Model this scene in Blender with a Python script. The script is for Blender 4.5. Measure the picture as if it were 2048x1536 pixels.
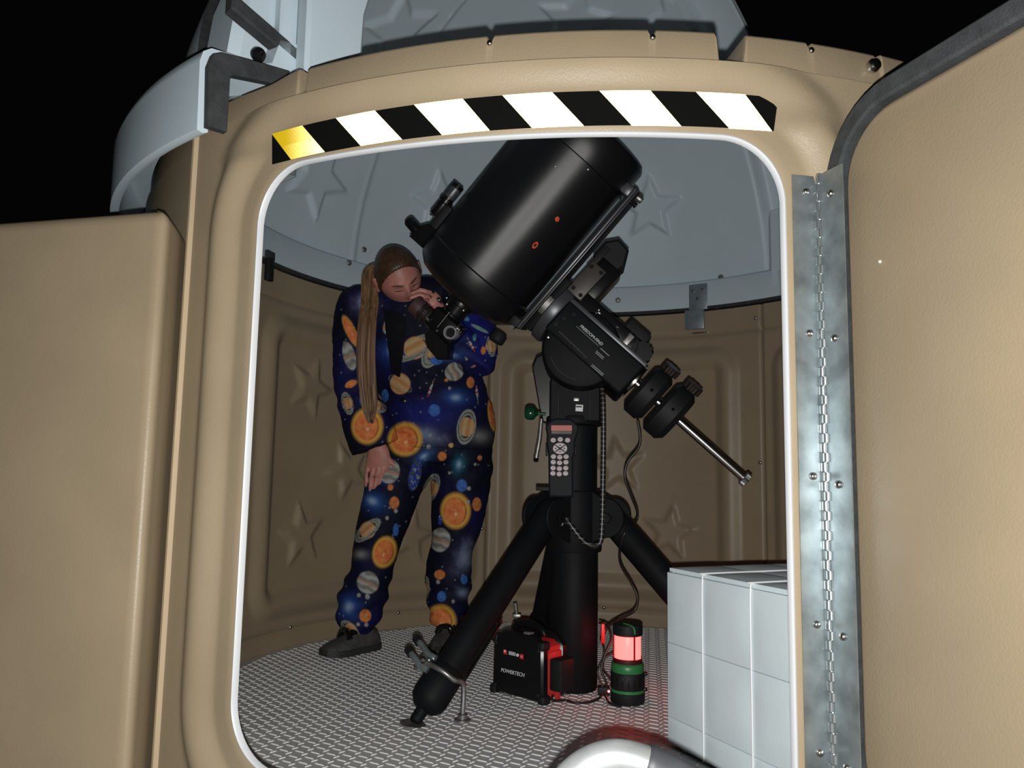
import bpy, bmesh, math, random
import numpy as np
from mathutils import Vector, Matrix
from mathutils.bvhtree import BVHTree

random.seed(7)
rng = np.random.default_rng(7)
for o in list(bpy.data.objects):
    bpy.data.objects.remove(o)
scn = bpy.context.scene
col = scn.collection

# ------------------------------------------------------------------ camera
# The origin is the centre of the observatory floor; z = 0 is the tread plate.
F_PX, YAW, PITCH, ROLL = 1600.0, 0.0839, 0.1148, 0.0181
CAM = Vector((0.0, -2.505, 0.6335))
fwd = Vector((-math.sin(YAW) * math.cos(PITCH), math.cos(YAW) * math.cos(PITCH), math.sin(PITCH)))
rt0 = Vector((math.cos(YAW), math.sin(YAW), 0))
up0 = rt0.cross(fwd)
RT = rt0 * math.cos(ROLL) + up0 * math.sin(ROLL)
UP = -rt0 * math.sin(ROLL) + up0 * math.cos(ROLL)
cd = bpy.data.cameras.new('camera')
cam = bpy.data.objects.new('camera', cd)
col.objects.link(cam)
m3 = Matrix((RT, UP, -fwd)).transposed()
cam.matrix_world = Matrix.Translation(CAM) @ m3.to_4x4()
cd.sensor_width = 36.0
cd.lens = F_PX / 2048 * 36.0
cd.clip_start = 0.02
scn.camera = cam

# ------------------------------------------------------------------ light
w = bpy.data.worlds.new('night')
scn.world = w
w.use_nodes = True
w.node_tree.nodes['Background'].inputs[0].default_value = (0.0010, 0.0011, 0.0010, 1)
w.node_tree.nodes['Background'].inputs[1].default_value = 1.0
# the phone's LED flash sits just under its lens
ld = bpy.data.lights.new('camera_flash', 'POINT')
ld.energy = 124.0
ld.color = (1.0, 0.985, 0.955)
ld.shadow_soft_size = 0.006
fl = bpy.data.objects.new('camera_flash', ld)
fl.location = CAM - UP * 0.032
col.objects.link(fl)
vs = scn.view_settings
vs.view_transform = 'Standard'
vs.look = 'None'
vs.gamma = 1.0
vs.use_curve_mapping = False
vs.exposure = 0.0


def at(px, py, y):
    """point of the photograph's pixel (2048x1536) at world depth y"""
    d = fwd + RT * ((px - 1024) / F_PX) - UP * ((py - 768) / F_PX)
    t = (y - CAM.y) / d.y
    return CAM + d * t


# ------------------------------------------------------------------ materials
MATS = {}


def mat(name, c, rough=0.5, metal=0.0, spec=0.5, var=0.0, vscale=8.0, bump=0.0, bscale=60.0, coat=0.0,
        emit=None, estr=0.0, c2=None, trans=0.0, alpha=1.0, vdetail=4.0):
    if name in MATS:
        return MATS[name]
    m = bpy.data.materials.new(name)
    m.use_nodes = True
    nt = m.node_tree
    b = nt.nodes['Principled BSDF']
    b.inputs['Base Color'].default_value = (*c, 1)
    b.inputs['Roughness'].default_value = rough
    b.inputs['Metallic'].default_value = metal
    b.inputs['Specular IOR Level'].default_value = spec
    b.inputs['Coat Weight'].default_value = coat
    b.inputs['Transmission Weight'].default_value = trans
    b.inputs['Alpha'].default_value = alpha
    if emit:
        b.inputs['Emission Color'].default_value = (*emit, 1)
        b.inputs['Emission Strength'].default_value = estr
    if var > 0 or c2:
        tc = nt.nodes.new('ShaderNodeTexCoord')
        nz = nt.nodes.new('ShaderNodeTexNoise')
        nz.inputs['Scale'].default_value = vscale
        nz.inputs['Detail'].default_value = vdetail
        nt.links.new(tc.outputs['Object'], nz.inputs['Vector'])
        cr = nt.nodes.new('ShaderNodeValToRGB')
        a = [max(0, x * (1 - var)) for x in c]
        d = list(c2) if c2 else [min(1, x * (1 + var)) for x in c]
        if c2:
            a = list(c)
        cr.color_ramp.elements[0].position = 0.35
        cr.color_ramp.elements[1].position = 0.68
        cr.color_ramp.elements[0].color = (*a, 1)
        cr.color_ramp.elements[1].color = (*d, 1)
        nt.links.new(nz.outputs['Fac'], cr.inputs['Fac'])
        nt.links.new(cr.outputs['Color'], b.inputs['Base Color'])
    if bump > 0:
        tc = nt.nodes.new('ShaderNodeTexCoord')
        nz = nt.nodes.new('ShaderNodeTexNoise')
        nz.inputs['Scale'].default_value = bscale
        nz.inputs['Detail'].default_value = 3.0
        nt.links.new(tc.outputs['Object'], nz.inputs['Vector'])
        bp = nt.nodes.new('ShaderNodeBump')
        bp.inputs['Strength'].default_value = bump
        bp.inputs['Distance'].default_value = 0.004
        nt.links.new(nz.outputs['Fac'], bp.inputs['Height'])
        nt.links.new(bp.outputs['Normal'], b.inputs['Normal'])
    MATS[name] = m
    return m


def attr_mat(name, attr, rough=0.6, bump=0.0):
    m = mat(name, (0.1, 0.1, 0.1), rough, spec=0.15, bump=bump, bscale=400)
    nt = m.node_tree
    a = nt.nodes.new('ShaderNodeAttribute')
    a.attribute_name = attr
    nt.links.new(a.outputs['Color'], nt.nodes['Principled BSDF'].inputs['Base Color'])
    return m


def retro_mat(name, c):
    """retroreflective sheeting: a plain coloured film over beads that send light back the way it came,
    less and less as the entrance angle grows"""
    m = mat(name, c, 0.35)
    nt = m.node_tree
    b = nt.nodes['Principled BSDF']
    out = [n for n in nt.nodes if n.type == 'OUTPUT_MATERIAL'][0]
    geo = nt.nodes.new('ShaderNodeNewGeometry')
    gl = nt.nodes.new('ShaderNodeBsdfAnisotropic') if False else nt.nodes.new('ShaderNodeBsdfGlossy')
    gl.inputs['Roughness'].default_value = 0.42
    gl.inputs['Color'].default_value = (1.0, 0.80, 0.34, 1)
    nt.links.new(geo.outputs['Incoming'], gl.inputs['Normal'])
    dt = nt.nodes.new('ShaderNodeVectorMath'); dt.operation = 'DOT_PRODUCT'
    nt.links.new(geo.outputs['Incoming'], dt.inputs[0])
    nt.links.new(geo.outputs['Normal'], dt.inputs[1])
    mr = nt.nodes.new('ShaderNodeMapRange')
    mr.interpolation_type = 'SMOOTHSTEP'
    mr.inputs['From Min'].default_value = 0.64
    mr.inputs['From Max'].default_value = 0.80
    mr.inputs['To Min'].default_value = 0.0
    mr.inputs['To Max'].default_value = 0.62
    nt.links.new(dt.outputs['Value'], mr.inputs['Value'])
    mx = nt.nodes.new('ShaderNodeMixShader')
    nt.links.new(mr.outputs['Result'], mx.inputs[0])
    nt.links.new(b.outputs[0], mx.inputs[1])
    nt.links.new(gl.outputs[0], mx.inputs[2])
    nt.links.new(mx.outputs[0], out.inputs['Surface'])
    return m


TAN = mat('tan_polyethylene', (0.297, 0.236, 0.156), 0.42, spec=0.35, var=0.05, vscale=5, bump=0.10, bscale=260)
TAN_IN = TAN
WHITE = mat('grey_white_polyethylene', (0.53, 0.635, 0.70), 0.42, spec=0.35, var=0.03, vscale=4, bump=0.06, bscale=240)
FOAM = mat('black_foam_strip', (0.030, 0.033, 0.036), 0.85, var=0.25, vscale=40, bump=0.4, bscale=300)
TRIMW = mat('white_edge_trim', (0.56, 0.585, 0.61), 0.4)
ZINC = mat('galvanised_steel', (0.30, 0.345, 0.36), 0.36, 0.75, var=0.28, vscale=22)
STEEL = mat('bright_steel', (0.62, 0.62, 0.60), 0.22, 1.0)
STEEL_D = mat('dull_steel', (0.34, 0.34, 0.33), 0.42, 0.9, var=0.25, vscale=60)
BLK = mat('black_powder_coat', (0.0065, 0.0072, 0.0085), 0.58, spec=0.12, var=0.15, vscale=14, bump=0.08, bscale=500)
BLK_G = mat('black_gloss_plastic', (0.006, 0.006, 0.007), 0.28, spec=0.35)
BLK_M = mat('black_matt_plastic', (0.009, 0.0098, 0.011), 0.62, spec=0.3)
TUBE = mat('black_wrinkle_paint', (0.0075, 0.008, 0.0095), 0.31, spec=0.5, bump=0.13, bscale=1100)
GREYM = mat('grey_anodised', (0.085, 0.088, 0.098), 0.38, 0.5)
RAILM = mat('dovetail_aluminium', (0.16, 0.16, 0.18), 0.35, 0.6)
BROWNM = mat('brown_grey_plate', (0.060, 0.053, 0.047), 0.5, 0.3)
REDP = mat('red_plastic', (0.55, 0.035, 0.035), 0.4)
GREENP = mat('green_plastic', (0.03, 0.20, 0.06), 0.4)
GREEND = mat('dark_green_plastic', (0.004, 0.045, 0.02), 0.2)
LETTER = mat('white_lettering', (0.70, 0.72, 0.74), 0.6)
LETTER_D = mat('grey_lettering', (0.30, 0.32, 0.34), 0.6)
CABLE = mat('black_cable', (0.016, 0.015, 0.015), 0.4)
VINYL = mat('white_grey_vinyl', (0.74, 0.84, 0.885), 0.5, spec=0.4, var=0.04, vscale=5, bump=0.08, bscale=200)
VINYL_L = mat('white_vinyl_welt', (0.88, 0.90, 0.91), 0.4)

# ------------------------------------------------------------------ objects


def rootloc(o):
    v = Vector((0, 0, 0))
    while o is not None:
        v += o.location
        o = o.parent
    return v


def tag(o, label=None, cat=None, group=None, kind=None):
    if label: o['label'] = label
    if cat: o['category'] = cat
    if group: o['group'] = group
    if kind: o['kind'] = kind
    return o


def thing(name, label, cat, loc, group=None):
    o = bpy.data.objects.new(name, None)
    o.empty_display_size = 0.05
    o.location = loc
    col.objects.link(o)
    return tag(o, label, cat, group)


def finish(me, name, material, parent=None, sharp=35.0):
    if material:
        me.materials.append(material)
    if sharp is not None:
        me.polygons.foreach_set('use_smooth', [True] * len(me.polygons))
        me.set_sharp_from_angle(angle=math.radians(sharp))
    o = bpy.data.objects.new(name, me)
    col.objects.link(o)
    if parent is not None:
        o.parent = parent
    return o


def frame_from(axis):
    a = Vector(axis).normalized()
    t = Vector((0, 0, 1)) if abs(a.z) < 0.9 else Vector((1, 0, 0))
    ex = t.cross(a).normalized()
    ey = a.cross(ex)
    return ex, ey, a


def spline(pts, n=8):
    P = [Vector(p) for p in pts]
    if len(P) < 3:
        return P
    out = []
    Q = [P[0] * 2 - P[1]] + P + [P[-1] * 2 - P[-2]]
    for i in range(1, len(Q) - 2):
        p0, p1, p2, p3 = Q[i - 1:i + 3]
        for k in range(n):
            t = k / n
            out.append(0.5 * ((2 * p1) + (p2 - p0) * t + (2 * p0 - 5 * p1 + 4 * p2 - p3) * t * t
                              + (3 * p1 - p0 - 3 * p2 + p3) * t ** 3))
    out.append(P[-1])
    return out


class MB:
    def __init__(s):
        s.v, s.f = [], []

    def add(s, vs, fs):
        k = len(s.v)
        s.v += [Vector(p) for p in vs]
        s.f += [[i + k for i in f] for f in fs]
        return s

    def rings(s, R, cap0=True, cap1=True, closed=True):
        n = len(R[0])
        k = len(s.v)
        for r in R:
            s.v += [Vector(p) for p in r]
        for j in range(len(R) - 1):
            for i in range(n if closed else n - 1):
                a, b = k + j * n + i, k + j * n + (i + 1) % n
                s.f.append([a, b, b + n, a + n])
        if cap0: s.f.append([k + i for i in range(n)][::-1])
        if cap1: s.f.append([k + (len(R) - 1) * n + i for i in range(n)])
        return s

    def lathe(s, prof, o, axis, seg=32, cap0=True, cap1=True):
        ex, ey, a = frame_from(axis)
        o = Vector(o)
        R = [[o + a * h + (ex * math.cos(t) + ey * math.sin(t)) * max(r, 1e-5)
              for t in [2 * math.pi * i / seg for i in range(seg)]] for r, h in prof]
        return s.rings(R, cap0, cap1)

    def cyl(s, p, q, r, r2=None, seg=20, bev=0.0):
        p, q = Vector(p), Vector(q)
        L = (q - p).length
        r2 = r if r2 is None else r2
        pr = [(r, 0), (r2, L)] if bev <= 0 else [(r - bev, 0), (r, bev), (r2, L - bev), (r2 - bev, L)]
        return s.lathe(pr, p, q - p, seg)

    def tube(s, pts, r, seg=10, caps=True, flat=None):
        P = [Vector(p) for p in pts]
        rr = r if isinstance(r, (list, tuple)) else [r] * len(P)
        T = [(P[min(i + 1, len(P) - 1)] - P[max(i - 1, 0)]).normalized() for i in range(len(P))]
        ex = frame_from(T[0])[0]
        R = []
        for i, p in enumerate(P):
            ex = (ex - T[i] * ex.dot(T[i])).normalized()
            ey = T[i].cross(ex)
            R.append([p + (ex * math.cos(t) + ey * math.sin(t) * (flat or 1)) * rr[i]
                      for t in [2 * math.pi * k / seg for k in range(seg)]])
        return s.rings(R, caps, caps)

    def box(s, c, size, ax=None, bev=0.0, seg=2):
        c = Vector(c)
        e = ax or (Vector((1, 0, 0)), Vector((0, 1, 0)), Vector((0, 0, 1)))
        bm = bmesh.new()
        bmesh.ops.create_cube(bm, size=1)
        for v in bm.verts:
            v.co = Vector((v.co.x * size[0], v.co.y * size[1], v.co.z * size[2]))
        if bev > 0:
            bmesh.ops.bevel(bm, geom=bm.edges[:], offset=bev, segments=seg, affect='EDGES', profile=0.5)
        bm.verts.index_update()
        vs = [c + e[0] * v.co.x + e[1] * v.co.y + e[2] * v.co.z for v in bm.verts]
        fs = [[v.index for v in f.verts] for f in bm.faces]
        if e[0].cross(e[1]).dot(e[2]) < 0:
            fs = [f[::-1] for f in fs]
        bm.free()
        return s.add(vs, fs)

    def prism(s, pts, d, bev=0.0):
        """pts: planar loop of world points, extruded along d"""
        P = [Vector(p) for p in pts]
        d = Vector(d)
        n = Vector((0, 0, 0))
        for i in range(len(P)):
            n += P[i].cross(P[(i + 1) % len(P)])
        if n.dot(d) > 0:
            P = P[::-1]
        if bev > 0:
            c = sum(P, Vector()) / len(P)
            dn = d.normalized()
            def ins(k):
                out = []
                m = len(P)
                for i in range(m):
                    e1 = (P[i] - P[i - 1]).normalized(); e2 = (P[(i + 1) % m] - P[i]).normalized()
                    n1 = e1.cross(dn); n2 = e2.cross(dn)
                    if n1.dot(P[i] - c) + n2.dot(P[i] - c) < 0: pass
                    b = (n1 + n2)
                    b = b / max(1e-6, b.length_squared) * 2
                    out.append(P[i] - b * k * SGN)
                return out
            # decide the inward direction once
            e1 = (P[1] - P[0]).normalized(); nn = e1.cross(dn)
            mid = (P[0] + P[1]) / 2
            SGN = 1 if nn.dot(mid - c) > 0 else -1
            I = ins(bev)
            return s.rings([I, [p + dn * bev for p in P], [p + d - dn * bev for p in P], [p + d for p in I]])
        return s.rings([P, [p + d for p in P]])

    def build(s, name, material, parent=None, sharp=35.0, loc=None):
        me = bpy.data.meshes.new(name)
        off = rootloc(parent) if parent is not None else Vector(loc or (0, 0, 0))
        me.from_pydata([tuple(p - off) for p in s.v], [], s.f)
        me.update()
        bm = bmesh.new(); bm.from_mesh(me)
        bmesh.ops.recalc_face_normals(bm, faces=bm.faces[:])
        bm.to_mesh(me); bm.free()
        o = finish(me, name, material, parent, sharp)
        if loc is not None and parent is None:
            o.location = loc
        return o


def np_mesh(name, V, F, material, parent=None, sharp=40.0, recalc=False, loc=None):
    """V (n,3) array, F list/array of quads"""
    me = bpy.data.meshes.new(name)
    off = rootloc(parent) if parent is not None else Vector(loc or (0, 0, 0))
    V = np.asarray(V, dtype=float) - np.array(off)
    me.from_pydata(V.tolist(), [], F if isinstance(F, list) else F.tolist())
    me.update()
    if recalc:
        bm = bmesh.new(); bm.from_mesh(me)
        bmesh.ops.recalc_face_normals(bm, faces=bm.faces[:])
        bm.to_mesh(me); bm.free()
    o = finish(me, name, material, parent, sharp)
    if loc is not None and parent is None:
        o.location = loc
    return o


def grid_faces(nu, nv, k=0, closed_u=False, flip=False):
    """vertex index = k + j*nu + i"""
    i = np.arange(nu if closed_u else nu - 1)
    j = np.arange(nv - 1)
    I, J = np.meshgrid(i, j)
    a = k + J * nu + I
    b = k + J * nu + (I + 1) % nu
    q = np.stack([a, b, b + nu, a + nu], -1).reshape(-1, 4)
    return q[:, ::-1] if flip else q


def text_part(txt, size, o, ex, ey, material, parent, name='lettering', depth=0.0006, shear=0.0, align='CENTER'):
    cu = bpy.data.curves.new('t', 'FONT')
    cu.body = txt
    cu.size = size
    cu.shear = shear
    cu.align_x = align
    cu.align_y = 'CENTER'
    cu.extrude = depth
    cu.resolution_u = 3
    ob = bpy.data.objects.new('t', cu)
    col.objects.link(ob)
    dg = bpy.context.evaluated_depsgraph_get()
    me = bpy.data.meshes.new_from_object(ob.evaluated_get(dg))
    bpy.data.objects.remove(ob)
    bpy.data.curves.remove(cu)
    ex, ey = Vector(ex).normalized(), Vector(ey).normalized()
    ez = ex.cross(ey)
    off = rootloc(parent)
    for v in me.vertices:
        v.co = Vector(o) + ex * v.co.x + ey * v.co.y + ez * v.co.z - off
    me.name = name
    me.materials.clear()
    return finish(me, name, material, parent, None)


def pol(r, az, z):
    """az in degrees: 0 faces the camera side, positive to the right"""
    a = math.radians(az)
    return Vector((r * math.sin(a), -r * math.cos(a), z))


def sstep(a, b, x):
    t = np.clip((x - a) / (b - a), 0, 1)
    return t * t * (3 - 2 * t)


def sd_rrect(x, y, hx, hy, r):
    qx, qy = np.abs(x) - hx + r, np.abs(y) - hy + r
    return np.hypot(np.maximum(qx, 0), np.maximum(qy, 0)) + np.minimum(np.maximum(qx, qy), 0) - r


def sd_star(x, y, R, inner=0.45, rot=0.0):
    """signed distance to a five-pointed star with its first point up"""
    a = np.arctan2(x, y) - rot
    k = 2 * math.pi / 5
    a = np.abs((a + k / 2) % k - k / 2)
    rr = np.hypot(x, y)
    px, py = rr * np.sin(a), rr * np.cos(a)
    # edge from tip (0,R) to inner vertex
    ix, iy = R * inner * math.sin(k / 2), R * inner * math.cos(k / 2)
    ex, ey = ix, iy - R
    t = np.clip((px * ex + (py - R) * ey) / (ex * ex + ey * ey), 0, 1)
    dx, dy = px - ex * t, py - R - ey * t
    s = np.sign(ex * (py - R) - ey * px)      # >0 outside
    return np.hypot(dx, dy) * s
# ================================================================== the setting
R_IN, R_OUT, Z_TOP, Z_BOT = 1.13, 1.255, 1.365, -0.10
g = MB().lathe([(6.0, 0.0), (6.0, -0.05)], (0, 0, -0.10), (0, 0, 1), 48)
tag(g.build('ground', mat('dark_soil', (0.05, 0.045, 0.04), 0.9, var=0.3, vscale=12)),
    'dark bare ground around the observatory', None, None, 'structure')

# ---- floor: aluminium tread plate
FLOOR = mat('tread_plate_aluminium', (0.50, 0.505, 0.495), 0.5, 0.0, var=0.10, vscale=3.0, vdetail=6)
TREAD = mat('tread_bar_glint', (0.78, 0.79, 0.78), 0.38, 0.0)  # same metal as the plate; the bars' glint is put into this paler colour
fo = MB().lathe([(1.125, -0.03), (1.125, 0.0)], (0, 0, 0), (0, 0, 1), 96).build('floor', FLOOR)
tag(fo, 'grey metal tread plate floor of the observatory', None, None, 'structure')
px_, py_, lat = 0.038, 0.033, math.radians(-5)
nx, ny = int(1.13 / px_) + 3, int(1.13 / py_) + 3
I, J, K = [q.ravel() for q in np.meshgrid(np.arange(-nx, nx + 1), np.arange(-ny, ny + 1), [0, 1])]
gx_, gy_ = I * px_ + K * .019, J * py_ - K * .014
cx = gx_ * math.cos(lat) - gy_ * math.sin(lat)
cy = gx_ * math.sin(lat) + gy_ * math.cos(lat)
ok = np.hypot(cx, cy) < 1.10
cx, cy, K = cx[ok], cy[ok], K[ok]
th = np.where(K == 0, math.radians(-25), math.radians(52))
HL, HW, HT = 0.0140, 0.0023, 0.0020
sc_ = np.where(K == 0, 1.18, 0.74)
base = np.array([(-HL, 0, -.0005), (-HL * .5, -HW, -.0005), (HL * .5, -HW, -.0005), (HL, 0, -.0005), (HL * .5, HW, -.0005), (-HL * .5, HW, -.0005),
                 (-HL * .6, 0, HT), (HL * .6, 0, HT)])
c_, s_ = np.cos(th), np.sin(th)
V = np.empty((len(cx), 8, 3))
V[:, :, 0] = cx[:, None] + base[:, 0] * (sc_ * c_)[:, None] - base[:, 1] * s_[:, None]
V[:, :, 1] = cy[:, None] + base[:, 0] * (sc_ * s_)[:, None] + base[:, 1] * c_[:, None]
V[:, :, 2] = base[:, 2]
tf = [[0, 1, 6], [1, 2, 7, 6], [2, 3, 7], [3, 4, 7], [4, 5, 6, 7], [5, 0, 6]]
Fc = [[i + 8 * k for i in f] for k in range(len(cx)) for f in tf]
tr = np_mesh('tread_bars', V.reshape(-1, 3), Fc, TREAD, fo, None)
tr['kind'] = 'stuff'

# ---- wall panels with moulded frame and stars on the room side


def wall_panel(name, label, a0, a1, stars=(), frame=None, fine=True):
    step = 0.0075 if fine else 0.03
    nu = max(8, int(math.radians(a1 - a0) * R_IN / step)) + 1
    nv = int((Z_TOP - Z_BOT) / (0.0085 if fine else 0.05)) + 1
    az = np.linspace(a0, a1, nu)
    zz = np.linspace(Z_BOT, Z_TOP, nv)
    A, Zg = np.meshgrid(az, zz)
    h = np.zeros_like(A)
    if frame:
        f0, f1, z0, z1 = frame
        X = np.radians(A - (f0 + f1) / 2) * R_IN
        hx = math.radians(f1 - f0) / 2 * R_IN
        d = -sd_rrect(X, Zg - (z0 + z1) / 2, hx, (z1 - z0) / 2, 0.13)   # >0 inside
        ridge = np.where((d > 0) & (d < 0.115), np.sin(np.clip(d / 0.115, 0, 1) * math.pi) ** 1.3, 0)
        h += 0.026 * ridge
    for (sa, sz, sr, rot) in stars:
        X = np.radians(A - sa) * R_IN
        d = sd_star(-X, Zg - sz, sr, 0.46, math.radians(rot))
        h += 0.015 * (1 - sstep(-0.016, 0.012, d))
    h -= 0.010 * np.exp(-((Zg - 0.062) / 0.010) ** 2)
    h -= 0.009 * np.exp(-((Zg - 1.262) / 0.009) ** 2)
    edge = np.minimum(A - a0, a1 - A)
    h -= 0.008 * (1 - sstep(0.0, 0.45, edge))
    r = R_IN - h
    ar = np.radians(A)
    Vi = np.stack([r * np.sin(ar), -r * np.cos(ar), Zg], -1).reshape(-1, 3)
    rows = [(R_OUT - 0.01, Z_TOP), (R_OUT, Z_TOP - 0.01), (R_OUT, 1.30), (R_OUT + 0.008, 1.285), (R_OUT + 0.008, 0.6), (R_OUT + 0.008, Z_BOT)]
    ar1 = np.radians(az)
    Vo = np.concatenate([np.stack([rr * np.sin(ar1), -rr * np.cos(ar1), np.full(nu, z)], -1) for rr, z in rows])
    V = np.concatenate([Vi, Vo])
    NV = nv + len(rows)
    Fq = grid_faces(nu, NV)
    last = (NV - 1) * nu
    wrap = np.array([[last + i, last + i + 1, i + 1, i] for i in range(nu - 1)])
    Fs = np.concatenate([Fq, wrap]).tolist()
    Fs.append([j * nu for j in range(NV)])
    Fs.append([j * nu + nu - 1 for j in range(NV)][::-1])
    o = np_mesh(name, V, Fs, TAN, None, 50, True)
    return tag(o, label, None, None, 'structure')


S0, S1, S2, S3, S4, S5 = -36.7, -98.0, -159.2, -221.8, -279.0, -336.7
w_bl = wall_panel('wall_back_left', 'tan moulded wall panel with raised stars behind the person', S2 + .12, S1 - .12,
                  [(-114.6, .958, .115, 20), (-113.8, .401, .118, -8), (-125.3, .646, .115, 48), (-141.4, .375, .112, 10)],
                  (-157.3, -99.6, .105, 1.215))
w_b = wall_panel('wall_back', 'tan moulded wall panel with raised stars behind the tripod', S3 + .12, S2 - .12,
                 [(-188.9, .69, .125, -6), (-200.7, .404, .118, 8)],
                 (-216.9, -161.6, .105, 1.215))
w_br = wall_panel('wall_back_right', 'tan moulded wall panel beside the doorway edge', S4 + .12, S3 - .12,
                  [(-245, .40, .115, 10), (-262, .9, .115, 40)], (-277.2, -223.9, .105, 1.215))
w_r = wall_panel('wall_right', 'plain tan wall panel behind the open door', S5 + .12, S4 - .12, (), None, False)
w_l = wall_panel('wall_left', 'plain tan wall panel behind the storage bay', S1 + .12, S0 - .12, (), None, False)

# small screws along the panels
SCREW = mat('small_bright_screw', (0.55, 0.53, 0.50), 0.25, 1.0)
sb = MB().lathe([(.0065, 0), (.006, .003), (.0035, .005), (0.0001, .0055)], (0, 0, 0), (0, 0, 1), 10)
sm = bpy.data.meshes.new('screw')
sm.from_pydata([tuple(v) for v in sb.v], [], sb.f)
sm.materials.append(SCREW)
sm.polygons.foreach_set('use_smooth', [True] * len(sm.polygons))


def screw(p, n, parent, s=1.0, name='screw'):
    o = bpy.data.objects.new(name, sm)
    col.objects.link(o)
    o.parent = parent
    o.location = Vector(p) - rootloc(parent)
    o.rotation_euler = Vector(n).to_track_quat('Z', 'Y').to_euler()
    o.scale = (s, s, s)
    return o


for a, z, ww in [(-112.7, .069, w_bl), (-139.3, .062, w_bl), (-158.2, .403, w_bl), (-221.0, .707, w_b), (-220.6, 1.308, w_b), (-186, .066, w_b), (-205, .066, w_b)]:
    rr = R_IN + (0.006 if z < .1 else 0.0)
    screw(pol(rr, a, z), -pol(1, a, 0), ww, 1.25)

# ---- front wall with the doorway
R_F = 1.28
DC, DHW, DZ0, DZ1, DR = -6.15, 0.4665, 0.145, 1.18, 0.105
A0, A1 = S0 + .1, 23.3
U0, U1 = math.radians(A0 - DC) * R_F, math.radians(A1 - DC) * R_F
ZC0, ZC1 = Z_BOT, 1.299
zc = (DZ0 + DZ1) / 2
angs = np.linspace(0, 2 * math.pi, 361)[:-1]
corner = [math.atan2(z - zc, u) % (2 * math.pi) for u in (U0, U1) for z in (ZC0, ZC1)]
angs = np.sort(np.concatenate([angs, corner]))
ca, sa_ = np.cos(angs), np.sin(angs)
NL = len(angs)


def door_sd(x, y):
    r = np.where((x > 0) & (y < 0), 0.045, DR)
    return sd_rrect(x, y, DHW, (DZ1 - DZ0) / 2, r)


def level(d):
    lo, hi = np.zeros(NL), np.full(NL, 1.6)
    for _ in range(40):
        m = (lo + hi) / 2
        s = door_sd(m * ca, m * sa_) - d
        lo = np.where(s < 0, m, lo); hi = np.where(s < 0, hi, m)
    return lo * ca, lo * sa_ + zc


def outer_rect():
    t = np.full(NL, 9.0)
    with np.errstate(divide='ignore', invalid='ignore'):
        for lim, comp in ((U0, ca), (U1, ca), (ZC0 - zc, sa_), (ZC1 - zc, sa_)):
            k = lim / comp
            t = np.where((k > 0) & (k < t), k, t)
    return t * ca, t * sa_ + zc


def cylmap(u, z, r):
    a = np.radians(DC) + u / R_F
    return np.stack([r * np.sin(a), -r * np.cos(a), z], -1)


def bulge(d, z):
    top = sstep(1.19, 1.24, z)
    s0 = 0.046 + 0.026 * top
    s1 = 0.150 + 0.02 * top
    t = np.clip((d - s0) / (s1 - s0), 0, 1)
    return (0.022 - 0.010 * top) * np.sin(t * math.pi) ** 1.5


QU, QZ = outer_rect()
loops = []
for rr, kk in ((1.262, 1.0), (1.262, 0.5)):
    u, z = level(0.0)
    loops.append(cylmap(u + (QU - u) * kk, z + (QZ - z) * kk, rr))
u, z = level(0.0)
loops.append(cylmap(u, z, 1.2722))
u, z = level(-0.0015)
loops += [cylmap(u, z, 1.2728), cylmap(u, z, 1.2768)]
u, z = level(0.0)
loops.append(cylmap(u, z, 1.2785))
dl = [0.002, 0.02, 0.04] + list(np.linspace(0.046, 0.118, 19))
for d in dl:
    u, z = level(d)
    z = np.minimum(z, ZC1)
    loops.append(cylmap(u, z, R_F + bulge(np.full(NL, d), z)))
u, z = level(dl[-1])
for kk in list(np.linspace(0.12, 1.0, 12)):
    uu, z2 = u + (QU - u) * kk, np.minimum(z + (QZ - z) * kk, ZC1)
    dd = door_sd(uu, z2 - zc)
    loops.append(cylmap(uu, z2, R_F + bulge(dd, z2)))
V = np.concatenate(loops)
Fs = grid_faces(NL, len(loops), closed_u=True).tolist()
last = (len(loops) - 1) * NL
for i in range(NL):
    Fs.append([last + i, last + (i + 1) % NL, (i + 1) % NL, i])
w_f = np_mesh('wall_front', V, Fs, TAN, None, 50, True)
tag(w_f, 'tan moulded front wall with rounded doorway and raised frame', None, None, 'structure')

# rim flange on top of the front wall, with the two deep slots and small drain nicks
az = np.arange(A0, A1 + 9.0, 0.10)
ztop = np.full(len(az), 1.366)


def slot(c, hw, depth, soft):
    global ztop
    ztop = ztop - depth * (1 - sstep(hw - soft, hw + soft, np.abs(az - c)))


slot(11.15, 1.05, 0.050, 0.16)
slot(-23.4, 0.30, 0.052, 0.12)
for c in (-6.9, 5.2, 17.5):
    slot(c, 0.16, 0.013, 0.14)
slot(23.6, 0.16, 0.02, 0.14)
ztop = ztop - 0.012 * sstep(0, 4, -23.6 - az)
proud = 0.006 * sstep(0, .25, -23.5 - az) + 0.004 * sstep(0, .2, az - 23.7)
rings = []
for a, zt, pr_ in zip(az, ztop, proud):
    R2 = 1.271 + pr_
    rings.append([pol(1.15, a, 1.27), pol(R2, a, 1.27), pol(R2 - .002, a, 1.30), pol(R2 - 0.006, a, zt - .008), pol(R2 - .010, a, zt - .002), pol(R2 - .016, a, zt),
                  pol(1.165, a, zt), pol(1.15, a, zt - .01)])
rim = MB().rings(rings).build('rim_flange', TAN, w_f, 40)
for a in (-6.9, 5.2, 17.5):
    screw(pol(1.268, a, 1.347), pol(1, a, 0), w_f, 0.8, 'rivet')
bolt = MB().lathe([(.012, 0), (.012, .006), (.009, .012), (.0001, .014)], pol(1.27, 22.8, 1.336), pol(1, 22.8, 0), 12)
bolt.build('bolt', STEEL, w_f)
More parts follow.
